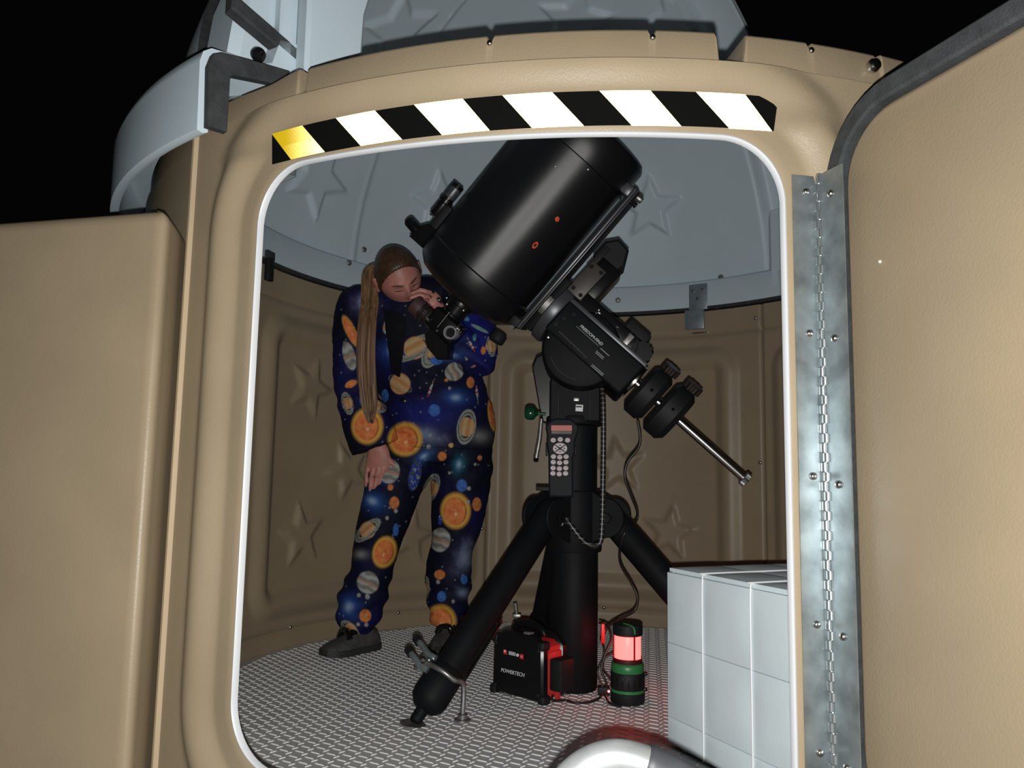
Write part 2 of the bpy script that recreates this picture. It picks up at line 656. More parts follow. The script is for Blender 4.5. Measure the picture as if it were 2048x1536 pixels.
# overlapping lip of the front panel over its left neighbour, seam highlight put into its paler tan
lip = [[pol(rr, a, z) for rr, a in ((1.262, -37.35), (1.281, -37.25), (1.287, -37.0), (1.287, -36.7), (1.281, -36.45), (1.262, -36.4))] for z in np.linspace(Z_BOT, 1.297, 8)]
MB().rings(lip).build('panel_lip', mat('tan_lip_highlight', (0.44, 0.345, 0.225), 0.4), w_f)
MB().lathe([(.017, 0), (.016, .006), (.010, .011), (.0001, .012)], pol(1.262, -38.05, .71), pol(1, -50, 0), 16).build('screw_cap', TAN, w_l)

# white edge trim around the doorway
u, z = level(0.0)
u2, z2 = level(-0.0042)
u3, z3 = level(0.0012)
tl = [cylmap(u2, z2, 1.2705), cylmap(u2, z2, 1.2805), cylmap((u2 + u3) / 2, (z2 + z3) / 2, 1.2828), cylmap(u3, z3, 1.2815), cylmap(u3, z3, 1.2765)]
V = np.concatenate(tl)
Fs = grid_faces(NL, 5, closed_u=True).tolist() + [[4 * NL + i, 4 * NL + (i + 1) % NL, (i + 1) % NL, i] for i in range(NL)]
tag(np_mesh('trim_1', V, Fs, TRIMW, None, 60, True), 'white edge trim around the doorway', None, None, 'structure')

# ---- hazard tapes (retroreflective) above the door and along the sill
TBLK = mat('tape_black', (0.006, 0.006, 0.006), 0.16, spec=0.5)
TYEL = retro_mat('tape_retro_yellow', (0.86, 0.60, 0.015))


def band(poly_top, poly_bot, r, n=14):
    """curved quad patch between (az,z) edges"""
    m = MB()
    (a0, z0), (a1, z1) = poly_top
    (b0, y0), (b1, y1) = poly_bot
    rows = []
    for j in range(3):
        t = j / 2
        rows.append([pol(r, (a0 + (a1 - a0) * i / n) * (1 - t) + (b0 + (b1 - b0) * i / n) * t,
                         (z0 + (z1 - z0) * i / n) * (1 - t) + (y0 + (y1 - y0) * i / n) * t) for i in range(n + 1)])
    back = [[p * ((r - .0006) / r) if False else Vector((p.x * (r - .0006) / r, p.y * (r - .0006) / r, p.z)) for p in row] for row in rows]
    k = 0
    V = [p for row in rows for p in row] + [p for row in back for p in row]
    nn = n + 1
    for j in range(2):
        for i in range(n):
            m.f.append([j * nn + i, j * nn + i + 1, (j + 1) * nn + i + 1, (j + 1) * nn + i])
            k2 = 3 * nn
            m.f.append([k2 + j * nn + i, k2 + (j + 1) * nn + i, k2 + (j + 1) * nn + i + 1, k2 + j * nn + i + 1])
    m.v = [Vector(p) for p in V]
    return m


tape = thing('hazard_tape', 'black and yellow striped reflective hazard tape above the doorway', 'tape', pol(1.284, -6, 1.182))
band([(-25.9, 1.244), (14.35, 1.250)], [(-25.7, 1.1855), (13.95, 1.1925)], 1.2818, 60).build('black_backing', TBLK, tape, None)
tops = [-25.9, -22.6, -19.3, -15.8, -12.5, -8.7, -5.7, -2.1, 1.3, 4.9, 8.2, 11.8]
bots = [-23.6, -20.2, -16.9, -13.4, -10.2, -6.6, -3.5, 0.2, 3.6, 7.1, 10.6, 13.8]
for k in range(6):
    zt = 1.2438 + .0062 * k / 6
    zb = 1.1858 + .0062 * k / 6
    band([(tops[2 * k], zt), (tops[2 * k + 1], zt + .001)], [(bots[2 * k], zb), (bots[2 * k + 1], zb + .001)], 1.2823, 10).build('stripe', TYEL, tape, None)
tape2 = thing('hazard_tape', 'black and yellow striped hazard tape below the door sill', 'tape', pol(1.284, -6, .085))
band([(-24.6, .148), (12.3, .148)], [(-24.6, .088), (12.3, .088)], 1.2818, 60).build('black_backing', TBLK, tape2, None)
for k in range(5):
    a = -23.5 + 6.9 * k
    band([(a, .148), (a + 3.4, .148)], [(a + 2.2, .088), (a + 5.6, .088)], 1.2823, 10).build('stripe', TYEL, tape2, None)

# ---- storage bay on the left
bz = at(200, 428, -1.10).z
zb0, zb1 = Z_BOT, bz
C0 = at(310, 800, -1.135)
out = [tuple(pol(1.225, -42.0, 0)[:2]), (C0.x, C0.y), (C0.x - .45, C0.y + .075), (-1.80, -0.94), (-1.86, -0.86), (-1.86, 0.30), (-1.80, 0.36), (-1.20, 0.26)]
arc = [tuple(pol(1.225, a, 0)[:2]) for a in (-98, -90, -80, -70, -60, -52, -46)]
plan = [Vector((x, y, 0)) for x, y in out + arc]


def inset(P, k):
    c = sum(P, Vector()) / len(P)
    m = len(P)
    res = []
    area = sum(P[i].x * P[(i + 1) % m].y - P[(i + 1) % m].x * P[i].y for i in range(m))
    sg = 1 if area > 0 else -1
    for i in range(m):
        e1 = (P[i] - P[i - 1]).normalized(); e2 = (P[(i + 1) % m] - P[i]).normalized()
        n1 = Vector((-e1.y, e1.x, 0)) * sg; n2 = Vector((-e2.y, e2.x, 0)) * sg
        b = n1 + n2
        res.append(P[i] + b / max(.3, b.length_squared) * 2 * k)
    return res


def round_plan(P, r, seg=5):
    res = []
    m = len(P)
    for i in range(m):
        a, b, c = P[i - 1], P[i], P[(i + 1) % m]
        d1, d2 = (a - b), (c - b)
        k = min(r, d1.length * .45, d2.length * .45)
        p0, p1 = b + d1.normalized() * k, b + d2.normalized() * k
        for j in range(seg + 1):
            t = j / seg
            res.append(p0 * (1 - t) ** 2 + b * 2 * t * (1 - t) + p1 * t * t)
    return res


PL = round_plan(plan, 0.03, 4)
rr = []
for k, dz in ((0, None), (0.0, 0.028), (.002, .018), (.007, .009), (.015, .0025), (.026, 0)):
    Q = inset(PL, k) if k else PL
    rr.append([Vector((p.x, p.y, zb0 if dz is None else zb1 - dz)) for p in Q])
mb = MB().rings(rr)
bay = mb.build('storage_bay', TAN, None, 45, (-1.4, -.3, Z_BOT))
tag(bay, 'large tan plastic storage bay bulging from the wall beside the doorway', 'storage bay')

# ---- dome
ZD = 1.405
DN = Vector((math.sin(math.radians(48)), -math.cos(math.radians(48)), 0))     # open side of the dome
DA = Vector((math.sin(math.radians(138)), -math.cos(math.radians(138)), 0))   # pivot axis
S_END = 0.235
S_BAND = 0.165
DC0 = Vector((0, 0, ZD))
dome = thing('dome', 'grey white half dome with moulded stars standing over the wall', 'dome', (0, 0, Z_TOP))


def sphere_pt(R, t, ph):
    st = np.sin(t)
    x = np.stack([DA[i] * np.cos(t) + (Vector((0, 0, 1))[i] * np.sin(ph) + DN[i] * np.cos(ph)) * st for i in range(3)], -1)
    return x


def dome_stars(P):
    """relief of the moulded stars, P unit vectors"""
    h = np.zeros(P.shape[:-1])
    for (a, e, R, rot) in [(-145.0, 21.4, .15, -14), (163.0, 22.3, .145, 4), (-111.5, 18.5, .17, 18), (-176.6, 64, .16, 8), (-112, 50, .17, 30),
                           (-170, 42, .15, 20), (140, 60, .14, 0)]:
        c = Vector((math.cos(math.radians(e)) * math.sin(math.radians(a)), -math.cos(math.radians(e)) * math.cos(math.radians(a)), math.sin(math.radians(e))))
        ex = Vector((0, 0, 1)).cross(c).normalized()
        ey = c.cross(ex)
        dt = P @ np.array(c)
        x = np.where(dt > .5, (P @ np.array(ex)) / np.maximum(dt, .3), 9) * 1.16
        y = np.where(dt > .5, (P @ np.array(ey)) / np.maximum(dt, .3), 9) * 1.16
        d = sd_star(-x, y, R, 0.46, math.radians(rot))
        h += 0.017 * (1 - sstep(-0.012, 0.010, d))
    # lapped panel joint
    az = np.degrees(np.arctan2(P[..., 0], -P[..., 1]))
    h += 0.007 * np.exp(-((az + 125.5) / 0.55) ** 2) + 0.006 * sstep(-125.6, -125.0, az) * (az < 0)
    return h


RS, RB = 1.16, 1.215
nt_, np_ = 420, 220
t = np.linspace(0.015, math.pi - 0.015, nt_)
# inner surface: sphere from back horizon (ph=180) to the vertical plane (ph=90), a step, then the wide band
ph = np.radians(np.linspace(178.0, 90.0, np_))
T, PH = np.meshgrid(t, ph)
U = sphere_pt(1, T, PH)
hh = dome_stars(U)
Vin = U * (RS - hh)[..., None] + np.array(DC0)
rows = [Vin]


def band_row(R, s):
    return np.stack([np.cos(t) * R * DA[i] + np.array(DC0)[i] + (Vector((0, 0, 1))[i]) * np.sin(t) * R + DN[i] * s for i in range(3)], -1)[None]


for R, s in ((1.165, .012), (1.175, .022), (1.205, .030), (RB, .045), (RB, .10), (RB, S_BAND - .012), (RB - .004, S_BAND - .004), (RB - .002, S_BAND), (RB + .022, S_BAND), (RB + .026, S_BAND - .006), (RB + .024, S_BAND - .05), (RB + .012, .03)):
    rows.append(band_row(R, s))
for q in np.radians(np.linspace(90, 178, 14)):
    rows.append((sphere_pt(1, t, np.full_like(t, q)) * 1.185 + np.array(DC0))[None])
V = np.concatenate(rows)
nr = V.shape[0]
Vf = V.reshape(-1, 3)
Fq = grid_faces(nt_, nr)
wrap = np.array([[(nr - 1) * nt_ + i, (nr - 1) * nt_ + i + 1, i + 1, i] for i in range(nt_ - 1)])
Fs = np.concatenate([Fq, wrap]).tolist()
Fs.append([j * nt_ for j in range(nr)])
Fs.append([j * nt_ + nt_ - 1 for j in range(nr)][::-1])
np_mesh('fixed_shell', Vf, Fs, WHITE, dome, 55, True)

# ring and skirt under the shell (only round the closed side)


def skirt_end(R, side):
    """azimuth at which radius R meets the end plane s = S_END"""
    k = math.degrees(math.acos(S_END / R))
    return 48 - k if side < 0 else 48 + k


NAZ = 200


def sweep_az(prof, name, material, parent, s_end=S_END, naz=NAZ):
    rings = []
    for j in range(naz + 1):
        f = j / naz
        ring = []
        for R, z in prof:
            k = math.degrees(math.acos(max(-1, min(1, s_end / R))))
            a = (48 + k) + f * (360 - 2 * k)
            ring.append(pol(R, a, z))
        rings.append(ring)
    return MB().rings(rings).build(name, material, parent, 45)


sweep_az([(1.118, 1.385), (1.118, 1.492), (1.128, 1.503), (1.150, 1.506), (1.19, 1.500), (1.205, 1.445), (1.225, 1.436), (1.325, 1.428), (1.340, 1.416), (1.345, 1.395), (1.342, 1.262), (1.332, 1.258), (1.322, 1.262), (1.322, 1.385), (1.315, 1.400), (1.20, 1.408), (1.165, 1.385)],
         'skirt', WHITE, dome)
# black wiper strip below the inner ring
sweep_az([(1.121, 1.372), (1.121, 1.386), (1.16, 1.386), (1.16, 1.372)], 'wiper_strip', FOAM, dome, 0.16)
# L-shaped foam on the skirt's cut end (towards the open side, left)


def end_pt(R, z, s=S_END):
    k = math.degrees(math.acos(s / R))
    return pol(R, 48 - k, z)


def end_pt_r(R, z, s=S_END):
    k = math.degrees(math.acos(s / R))
    return pol(R, 48 + k, z)


for fn in (end_pt, end_pt_r):
    Lp = [fn(1.330, 1.268), fn(1.335, 1.385), fn(1.328, 1.410), fn(1.312, 1.419), fn(1.22, 1.430), fn(1.175, 1.434), fn(1.175, 1.398), fn(1.22, 1.394), fn(1.285, 1.383), fn(1.293, 1.377), fn(1.293, 1.268)]
    MB().prism([p - DN * .002 for p in Lp], DN * 0.020, 0.002).build('end_seal', FOAM, dome, 40)
# screws on the inside of the ring, drain tab and clip bracket
for a, z, R in [(-127.9, 1.568, 1.146), (-123.0, 1.485, 1.118), (147.7, 1.512, 1.148), (-150, 1.44, 1.118), (171, 1.44, 1.118)]:
    p = pol(R, a, z)
    MB().lathe([(.012, 0), (.012, .004), (.0085, .0085), (.0001, .0095)], p, -pol(1, a, 0), 14).build('round_screw', STEEL_D, dome)

# visor half shell, slid back over the fixed half
visor = thing('dome_visor', 'grey white sliding dome visor rolled back over the fixed dome', 'dome visor', (0, 0, 1.43))
nt2 = 120
t2 = np.linspace(0.06, math.pi - 0.06, nt2)
rows = []
phs = np.radians(np.linspace(113, 172, 24))
for q in phs:
    rows.append((sphere_pt(1, t2, np.full_like(t2, q)) * 1.195 + np.array(DC0))[None])
for q in phs[::-1]:
    rows.append((sphere_pt(1, t2, np.full_like(t2, q)) * 1.228 + np.array(DC0))[None])
V = np.concatenate(rows)
nr = V.shape[0]
Vf = V.reshape(-1, 3)
Fs = grid_faces(nt2, nr).tolist() + [[(nr - 1) * nt2 + i, (nr - 1) * nt2 + i + 1, i + 1, i] for i in range(nt2 - 1)]
Fs.append([j * nt2 for j in range(nr)])
Fs.append([j * nt2 + nt2 - 1 for j in range(nr)][::-1])
np_mesh('visor_shell', Vf, Fs, WHITE, visor, 55, True)

# pivot plates and housings at both ends of the visor's axis
for sg in (-1, 1):
    def dp(A, s, z):
        return DA * (A * sg) + DN * s + Vector((0, 0, z))
    pl = [dp(1.005, .285, 1.372), dp(1.115, .285, 1.372), dp(1.135, .285, 1.44), dp(1.135, .285, 1.62), dp(1.10, .285, 1.76), dp(1.00, .285, 1.80), dp(.965, .285, 1.74), dp(1.0, .285, 1.60), dp(1.005, .285, 1.47)]
    MB().prism(pl, -DN * .05, .008).build('pivot_plate', WHITE, dome, 40)
    MB().lathe([(.017, -.001), (.017, .0012), (.0145, .0016), (.0001, .0014)], dp(1.040, .285, 1.475), DN, 20).build('plate_plug', mat('grey_plug', (.40, .44, .46), .5), dome)
    hp = [dp(A, .195, z) for A, z in ((1.115, 1.425), (1.225, 1.425), (1.252, 1.45), (1.235, 1.60), (1.19, 1.75), (1.115, 1.75))]
    MB().prism(hp, -DN * .16, .02).build('pivot_housing', WHITE, dome, 40)
    hp = [dp(A, .197, z) for A, z in ((1.125, 1.372), (1.165, 1.372), (1.165, 1.62), (1.125, 1.62))]
    MB().prism(hp, DN * .03, .004).build('end_post', WHITE, dome, 40)
    st = [dp(A, .20, z) for A, z in ((1.115, 1.462), (1.115, 1.494), (1.27, 1.558), (1.27, 1.525))]
    MB().prism(st, DN * .035, .004).build('upper_seal', FOAM, dome, 40)
    MB().lathe([(.016, -.004), (.016, .004), (.012, .010), (.006, .012), (.006, .006), (.0001, .006)], dp(1.195, .197, 1.472), DN, 18).build('pivot_bolt', BLK_G, dome)

# long pale scratch on the inside of the shell


def on_dome(px, py, R=1.1585):
    d = fwd + RT * ((px - 1024) / F_PX) - UP * ((py - 768) / F_PX)
    o = CAM - DC0
    A_, B_, C_ = d.dot(d), d.dot(o), o.dot(o) - R * R
    return CAM + d * ((-B_ + math.sqrt(B_ * B_ - A_ * C_)) / A_)


MB().tube([on_dome(1345 - 11.5 * k, 475 + 9.2 * k) for k in range(11)], [.001] + [.0028] * 9 + [.001], 6, flat=.4).build('scratch', mat('pale_scratch', (.66, .76, .82), .4), dome)
# foam along the visor's leading edge
q0 = math.radians(112.2)
for R0, R1 in ((1.193, 1.230),):
    rg = []
    for tt in np.linspace(0.06, math.pi - .06, 90):
        c = []
        for R, dq in ((R0, 0), (R1, 0), (R1, .013), (R0, .013)):
            p = sphere_pt(1, np.array(tt), np.array(q0 - .002 + dq)) * R + np.array(DC0)
            c.append(Vector(p))
        rg.append(c)
    MB().rings(rg).build('visor_seal', FOAM, visor, 40)
# ---- open door, hinged on the right
HP = pol(1.288, 17.75, 0)
dd = Vector((0.385, -0.923, 0)).normalized()        # from hinge to free edge
dnrm = Vector((-dd.y * -1, 0, 0))
dnrm = Vector((dd.y, -dd.x, 0))                     # towards the camera side
if dnrm.dot(CAM - HP) < 0:
    dnrm = -dnrm
DW, DZa, DZb = 1.02, 0.115, 1.222
door = thing('door_1', None, None, HP + dd * .5 + Vector((0, 0, DZa)))
door['kind'] = 'structure'
door['label'] = 'tan plastic door swung open towards the right'


def rrect_loop(hx, hy, r, seg=10):
    pts = []
    for cx_, cy_, a0 in ((hx - r, hy - r, 0), (-hx + r, hy - r, 90), (-hx + r, -hy + r, 180), (hx - r, -hy + r, 270)):
        for k in range(seg + 1):
            a = math.radians(a0 + 90 * k / seg)
            pts.append((cx_ + r * math.cos(a), cy_ + r * math.sin(a)))
    return pts


dcx, dcz = 0.006 + DW / 2, (DZa + DZb) / 2


def door_pt(x, z, off):
    return HP + dd * (dcx + x) + Vector((0, 0, dcz + z)) + dnrm * off


hx, hz, rad = DW / 2, (DZb - DZa) / 2, 0.135
R = []
for ins, off in ((.012, -.075), (0, -.062), (0, -.016), (.004, -.012), (.032, -.012), (.038, -.004), (.046, 0.0)):
    R.append([door_pt(x, z, off) for x, z in rrect_loop(hx - ins, hz - ins, rad - ins)])
MB().rings(R).build('door_panel', TAN, door, 40)
Ra = [[door_pt(x, z, off) for x, z in rrect_loop(hx - ins, hz - ins, max(.02, rad - ins))] for ins, off in ((.001, -.0125), (.001, .006), (.005, .010), (.029, .010), (.033, .006), (.033, -.0125))]
MB().rings(Ra, False, False).build('door_seal', FOAM, door, 40)
# a fleck of pale paint on the inner face
MB().lathe([(.0026, 0), (.002, .0015), (.0001, .002)], door_pt(-.405, .285, 0.0), dnrm, 10).build('paint_fleck', mat('pale_cap', (.7, .66, .58), .4), door)

# ---- long piano hinge
hinge = thing('piano_hinge', 'long galvanised piano hinge with riveted leaves on the door edge', 'hinge', HP + Vector((0, 0, .20)))
z0h, z1h = 0.205, 1.122
lf = [[pol(1.2832, a, z) for a in (15.25, 15.9, 16.5, 17.1, 17.55)] for z in (z0h, z1h)]
m = MB()
for rr_ in (1.2818, 1.2838):
    pass
ringl = []
for z in (z0h, z1h):
    ringl.append([pol(1.2838, a, z) for a in (15.25, 16.0, 16.8, 17.55)] + [pol(1.2815, a, z) for a in (17.55, 16.8, 16.0, 15.25)])
MB().rings(ringl).build('wall_leaf', ZINC, hinge, 30)
c0 = HP + dnrm * .012
MB().box(HP + dd * .0295 + dnrm * .0125 + Vector((0, 0, (z0h + z1h) / 2)), (.050, .0022, z1h - z0h), (dd, dnrm, Vector((0, 0, 1)))).build('door_leaf', ZINC, hinge)
kc = HP + dnrm * .0125 - dd * .0005
nk = 62
hk = (z1h - z0h) / nk
kb = MB().lathe([(.0058, .0004), (.0066, .0012), (.0066, hk - .0012), (.0058, hk - .0004)], (0, 0, 0), (0, 0, 1), 12)
km = bpy.data.meshes.new('knuckle')
km.from_pydata([tuple(v) for v in kb.v], [], kb.f)
km.materials.append(mat('hinge_knuckle_steel', (.55, .60, .62), .25, .9))
km.polygons.foreach_set('use_smooth', [True] * len(km.polygons))
km.set_sharp_from_angle(angle=math.radians(35))
for k in range(nk):
    o = bpy.data.objects.new('knuckle', km)
    col.objects.link(o)
    o.parent = hinge
    side = 1 if k % 2 else -1
    p = kc + (dd * .0022 - dnrm * .0004) * side + Vector((0, 0, z0h + k * hk))
    o.location = p - hinge.location
pin = MB().cyl(kc + Vector((0, 0, z0h - .003)), kc + Vector((0, 0, z1h + .003)), .0035, seg=10)
pin.build('pin', STEEL_D, hinge)
for z in (1.095, .865, .642, .42, .235):
    screw(pol(1.2838, 16.3, z), pol(1, 16.3, 0), hinge, .95, 'rivet')
    screw(HP + dd * .027 + dnrm * .0136 + Vector((0, 0, z - .012)), dnrm, hinge, .95, 'rivet')

# ---- steel tube handle in front of the sill
rail = thing('step_handle', 'thick grey galvanised tube handle with dark rubber sleeve outside the sill', 'handrail', (0.06, -1.5, Z_BOT))
path = [(-.10, -1.5, Z_BOT), (-.085, -1.5, .05), (-.055, -1.5, .19), (-.024, -1.5, .252), (.005, -1.5, .286), (.038, -1.5, .302), (.07, -1.5, .301), (.105, -1.5, .288), (.16, -1.5, .260), (.25, -1.5, .20), (.30, -1.5, .12), (.315, -1.5, 0), (.32, -1.5, Z_BOT)]
sp = spline(path, 8)
MB().tube(sp, .0205, 22).build('tube', mat('galvanised_tube', (.47, .50, .51), .40, .55, var=.22, vscale=16), rail, 60)
i0 = min(range(len(sp)), key=lambda i: (sp[i] - Vector((.082, -1.5, .298))).length)
i1 = min(range(len(sp)), key=lambda i: (sp[i] - Vector((.25, -1.5, .20))).length)
sl = sp[i0:i1]
MB().tube(sl, [.0215] + [.0235] * (len(sl) - 2) + [.0215], 22).build('rubber_sleeve', mat('dark_grey_rubber', (.045, .05, .058), .5, var=.2, vscale=25), rail, 60)
# ================================================================== telescope mount on its tripod
ANG = math.radians(48.3)
UA = Vector((math.cos(ANG), 0, math.sin(ANG)))       # along the optical tube
WA = Vector((math.sin(ANG), 0, -math.cos(ANG)))      # along the counterweight shaft
YA = Vector((0, 1, 0))
OT = Vector((-0.2794, 0, 1.3384))


def M(a, b, y=0.0):
    return OT + WA * a + UA * b + YA * y


AX = (WA, YA, UA)

mount = thing('telescope_mount', 'black equatorial telescope mount on a thick pier with three legs', 'telescope mount', (-.01, 0, 0))
PC = Vector((-.011, 0, 0))
MB().lathe([(.070, 0.004), (.074, .010), (.074, .435), (.071, .44)], PC, (0, 0, 1), 48).build('pier_lower', BLK, mount)
MB().lathe([(.083, .41), (.085, .415), (.085, .585), (.083, .592), (.078, .594)], PC, (0, 0, 1), 48).build('hub', BLK, mount)
MB().lathe([(.070, .585), (.070, .79), (.088, .795), (.090, .80), (.090, .815), (.088, .82), (.078, .822)], PC, (0, 0, 1), 48).build('pier_upper', BLK, mount)
legs = [Vector((-.414, -.409, 0)), Vector((.555, -.155, 0)), Vector((-.147, .575, 0))]
for i, ft in enumerate(legs):
    dh = (ft - PC); dh.z = 0
    L_ = dh.length
    dh.normalize()
    sd = Vector((-dh.y, dh.x, 0))
    top = PC + dh * .115 + Vector((0, 0, .515))
    # ear: pair of rounded cheek plates
    for s in (-1, 1):
        c = top + sd * (.045 * s)
        pts = []
        for k in range(15):
            a = math.radians(-100 + 200 * k / 14)
            pts.append(c + dh * (.052 * math.cos(a)) + Vector((0, 0, .058 * math.sin(a))))
        pts += [PC + sd * (.045 * s) + dh * .07 + Vector((0, 0, .592)), PC + sd * (.045 * s) + dh * .07 + Vector((0, 0, .44))]
        MB().prism(pts, sd * (.012 * s), .002).build('hinge_cheek', BLK, mount, 30)
        MB().lathe([(.017, 0), (.017, .008), (.015, .010)], c + sd * (.012 * s), sd * s, 6).build('hinge_bolt', BLK_G, mount, 20)
    ax_ = (Vector((ft.x, ft.y, 0)) - top).normalized()
    LL = (ft - top).length
    lg = MB().lathe([(.040, -.035), (.0425, -.03), (.0425, LL * .83), (.040, LL * .835)], top, ax_, 36)
    lo = lg.build('leg', BLK, mount)
    lb = MB().lathe([(.043, LL * .76), (.049, LL * .775), (.0495, LL * .885), (.046, LL * .91), (.030, LL * .935), (.0165, LL * .94), (.0165, LL * .985), (.010, LL - .006)], top, ax_, 36)
    lb.build('foot', BLK, lo)
    # slotted spreader bar under the leg
    un = sd.cross(ax_)
    if un.z > 0: un = -un
    a0, a1 = top + ax_ * (LL * .48) + un * .052, top + ax_ * (LL * .74) + un * .052
    m = MB()
    e = (ax_, sd, un)
    for s in (-1, 1):
        m.box((a0 + a1) / 2 + un * (.010 * s), ((a1 - a0).length, .014, .005), e, .001)
    m.box(a0, (.014, .014, .026), e, .004); m.box(a1, (.02, .016, .026), e, .004)
    m.build('spreader_bar', BLK_G, lo)
    for tt in (.50, .72):
        MB().box(top + ax_ * (LL * tt) + un * .044, (.012, .012, .02), e, .002).build('bar_lug', BLK_G, lo)
    if i > 0:
        MB().lathe([(.03, -.002), (.034, .0), (.034, .004), (.030, .006)], Vector((ft.x, ft.y, 0)), (0, 0, 1), 18).build('floor_pad', STEEL_D, lo)
# front hub: connector with hexagon nut
p = PC + Vector((-.033, -.088, .50))
MB().lathe([(.013, 0), (.013, .016), (.010, .018), (.010, .030), (.007, .030), (.007, .020)], p, (-.25, -1, 0), 14).build('guide_port', STEEL_D, mount)
MB().lathe([(.02, 0), (.02, .006)], PC + Vector((.105, -.07, .50)), (.1, -1, 0), 6).build('hinge_nut', BLK_M, mount, 20)
MB().box(PC + Vector((-.060, -.082, .598)), (.11, .01, .012), None, .002).build('tray_edge', BLK_M, mount)
# tray with hand controller hook
# ---- wedge / fork
nk = [Vector((-.078, -.085, .80)), Vector((.078, -.085, .80)), Vector((.078, -.085, .90)), Vector((.045, -.085, .985)), Vector((-.055, -.085, .985)), Vector((-.078, -.085, .92))]
MB().prism([p + PC for p in nk], (0, .17, 0), .006).build('mount_neck', BLK, mount, 30)
for xs in (-.050, .045):
    MB().box(PC + Vector((xs, -.088, .865)), (.006, .006, .11), None, .002).build('neck_rib', BLK_M, mount)
sp_ = [at(*q, .02) for q in [(1064, 735), (1072, 714), (1092, 704), (1118, 704), (1118, 845), (1086, 845), (1078, 815)]]
MB().prism(sp_, (0, .05, 0), .004).build('fork_plate', BLK_G, mount, 30)
sp_ = [at(*q, .02) for q in [(1185, 770), (1196, 800), (1203, 840), (1170, 845), (1165, 770)]]
MB().prism(sp_, (0, .05, 0), .004).build('fork_plate', BLK_G, mount, 30)
# altitude knob and lever
kn = at(1062, 826, -.03)
MB().lathe([(.006, -.006), (.016, -.004), (.021, .004), (.0215, .016), (.018, .026), (.010, .030), (.007, .034), (.0045, .036), (.0045, .06)], kn + Vector((-.014, 0, 0)), (1, 0, -.05), 20).build('altitude_knob', GREEND, mount)
MB().tube([at(1083, 838, -.04), at(1079, 880, -.045), at(1072, 918, -.05)], [.006, .007, .0072], 12).build('lever', STEEL_D, mount)
MB().lathe([(.0001, -.009), (.006, -.007), (.009, 0), (.006, .007), (.0001, .009)], at(1072, 919, -.05), (0, 0, 1), 14).build('lever_tip', BLK_G, mount)
# ---- polar axis housing, round and seen end on
rc = at(1163, 712, 0)
prf = [(.095, -.145), (.112, -.140), (.118, -.130), (.121, -.10), (.121, .09), (.105, .12), (.07, .14)]
MB().lathe(prf, rc, (0, 1, 0), 56).build('polar_housing', BLK, mount)
# thin grey beads modelled in place of highlight lines on the round housing
MB().tube([M(.345, -.058, -.149), M(.42, -.060, -.150), M(.462, -.062, -.150)], [.0022, .0028, .0018], 8).build('housing_highlight', GREYM, mount)
MB().tube([rc + Vector((math.cos(math.radians(a)) * .094, -.147, math.sin(math.radians(a)) * .094)) for a in range(195, 262, 6)], .0012, 6).build('housing_highlight', GREYM, mount)
# ---- declination body
MB().box(M(.455, -.022, -.02), (.30, .26, .115), AX, .010, 3).build('declination_body', BLK, mount)
MB().box(M(.455, .062, -.005), (.28, .20, .065), AX, .008, 3).build('declination_cover', BLK_G, mount)
MB().box(M(.457, .038, -.148), (.296, .008, .013), AX, .0015).build('cover_rail', GREYM, mount)
MB().lathe([(.10, .262), (.107, .266), (.108, .292), (.104, .30), (.08, .302)], OT, WA, 56).build('declination_flange', GREYM, mount)
MB().lathe([(.068, .237), (.072, .24), (.072, .264)], OT, WA, 40).build('flange_neck', STEEL_D, mount)
MB().box(M(.297, .118, -.105), (.055, .018, .118), AX, .002).build('bearing_plate', BROWNM, mount)
for a, b in ((.279, .160), (.314, .165), (.282, .075), (.314, .072)):
    MB().lathe([(.0065, 0), (.0065, .003), (.004, .003), (.004, .001)], M(a, b, -.114), (0, -1, 0), 10).build('plate_screw', BLK_G, mount)
MB().box(M(.315, .135, -.04), (.085, .10, .16), AX, .010, 2).build('motor_box', BLK_G, mount)
hx_ = [M(.252, .20, -.085), M(.345, .20, -.085), M(.350, .235, -.085), M(.325, .282, -.085), M(.278, .288, -.085), M(.252, .255, -.085)]
MB().prism(hx_, YA * .09, .008).build('motor_cap', BLK_M, mount, 30)
MB().box(M(.272, .20, -.088), (.02, .004, .09), AX, .002).build('motor_label_plate', BLK_M, mount)
# far end cover with clutch lever
MB().box(M(.515, .098, -.03), (.085, .11, .060), AX, .008).build('motor_housing', BLK_M, mount)
lob = []
for k in range(48):
    t_ = 2 * math.pi * k / 48
    r_ = .034 + .003 * math.cos(t_ * 12)
    lob.append(M(.565 + r_ * math.cos(t_), .062 + r_ * math.sin(t_), -.12))
MB().prism(lob, YA * .05).build('clutch_knob', BLK_G, mount, 30)
MB().tube(spline([M(.495, .072, -.118), M(.510, .088, -.13), M(.535, .082, -.128), M(.558, .045, -.128), M(.572, .03, -.125)], 6), .0022, 6).build('loose_wire', CABLE, mount)
MB().box(M(.512, .060, -.112), (.018, .006, .05), AX, .001).build('port_panel', STEEL_D, mount)
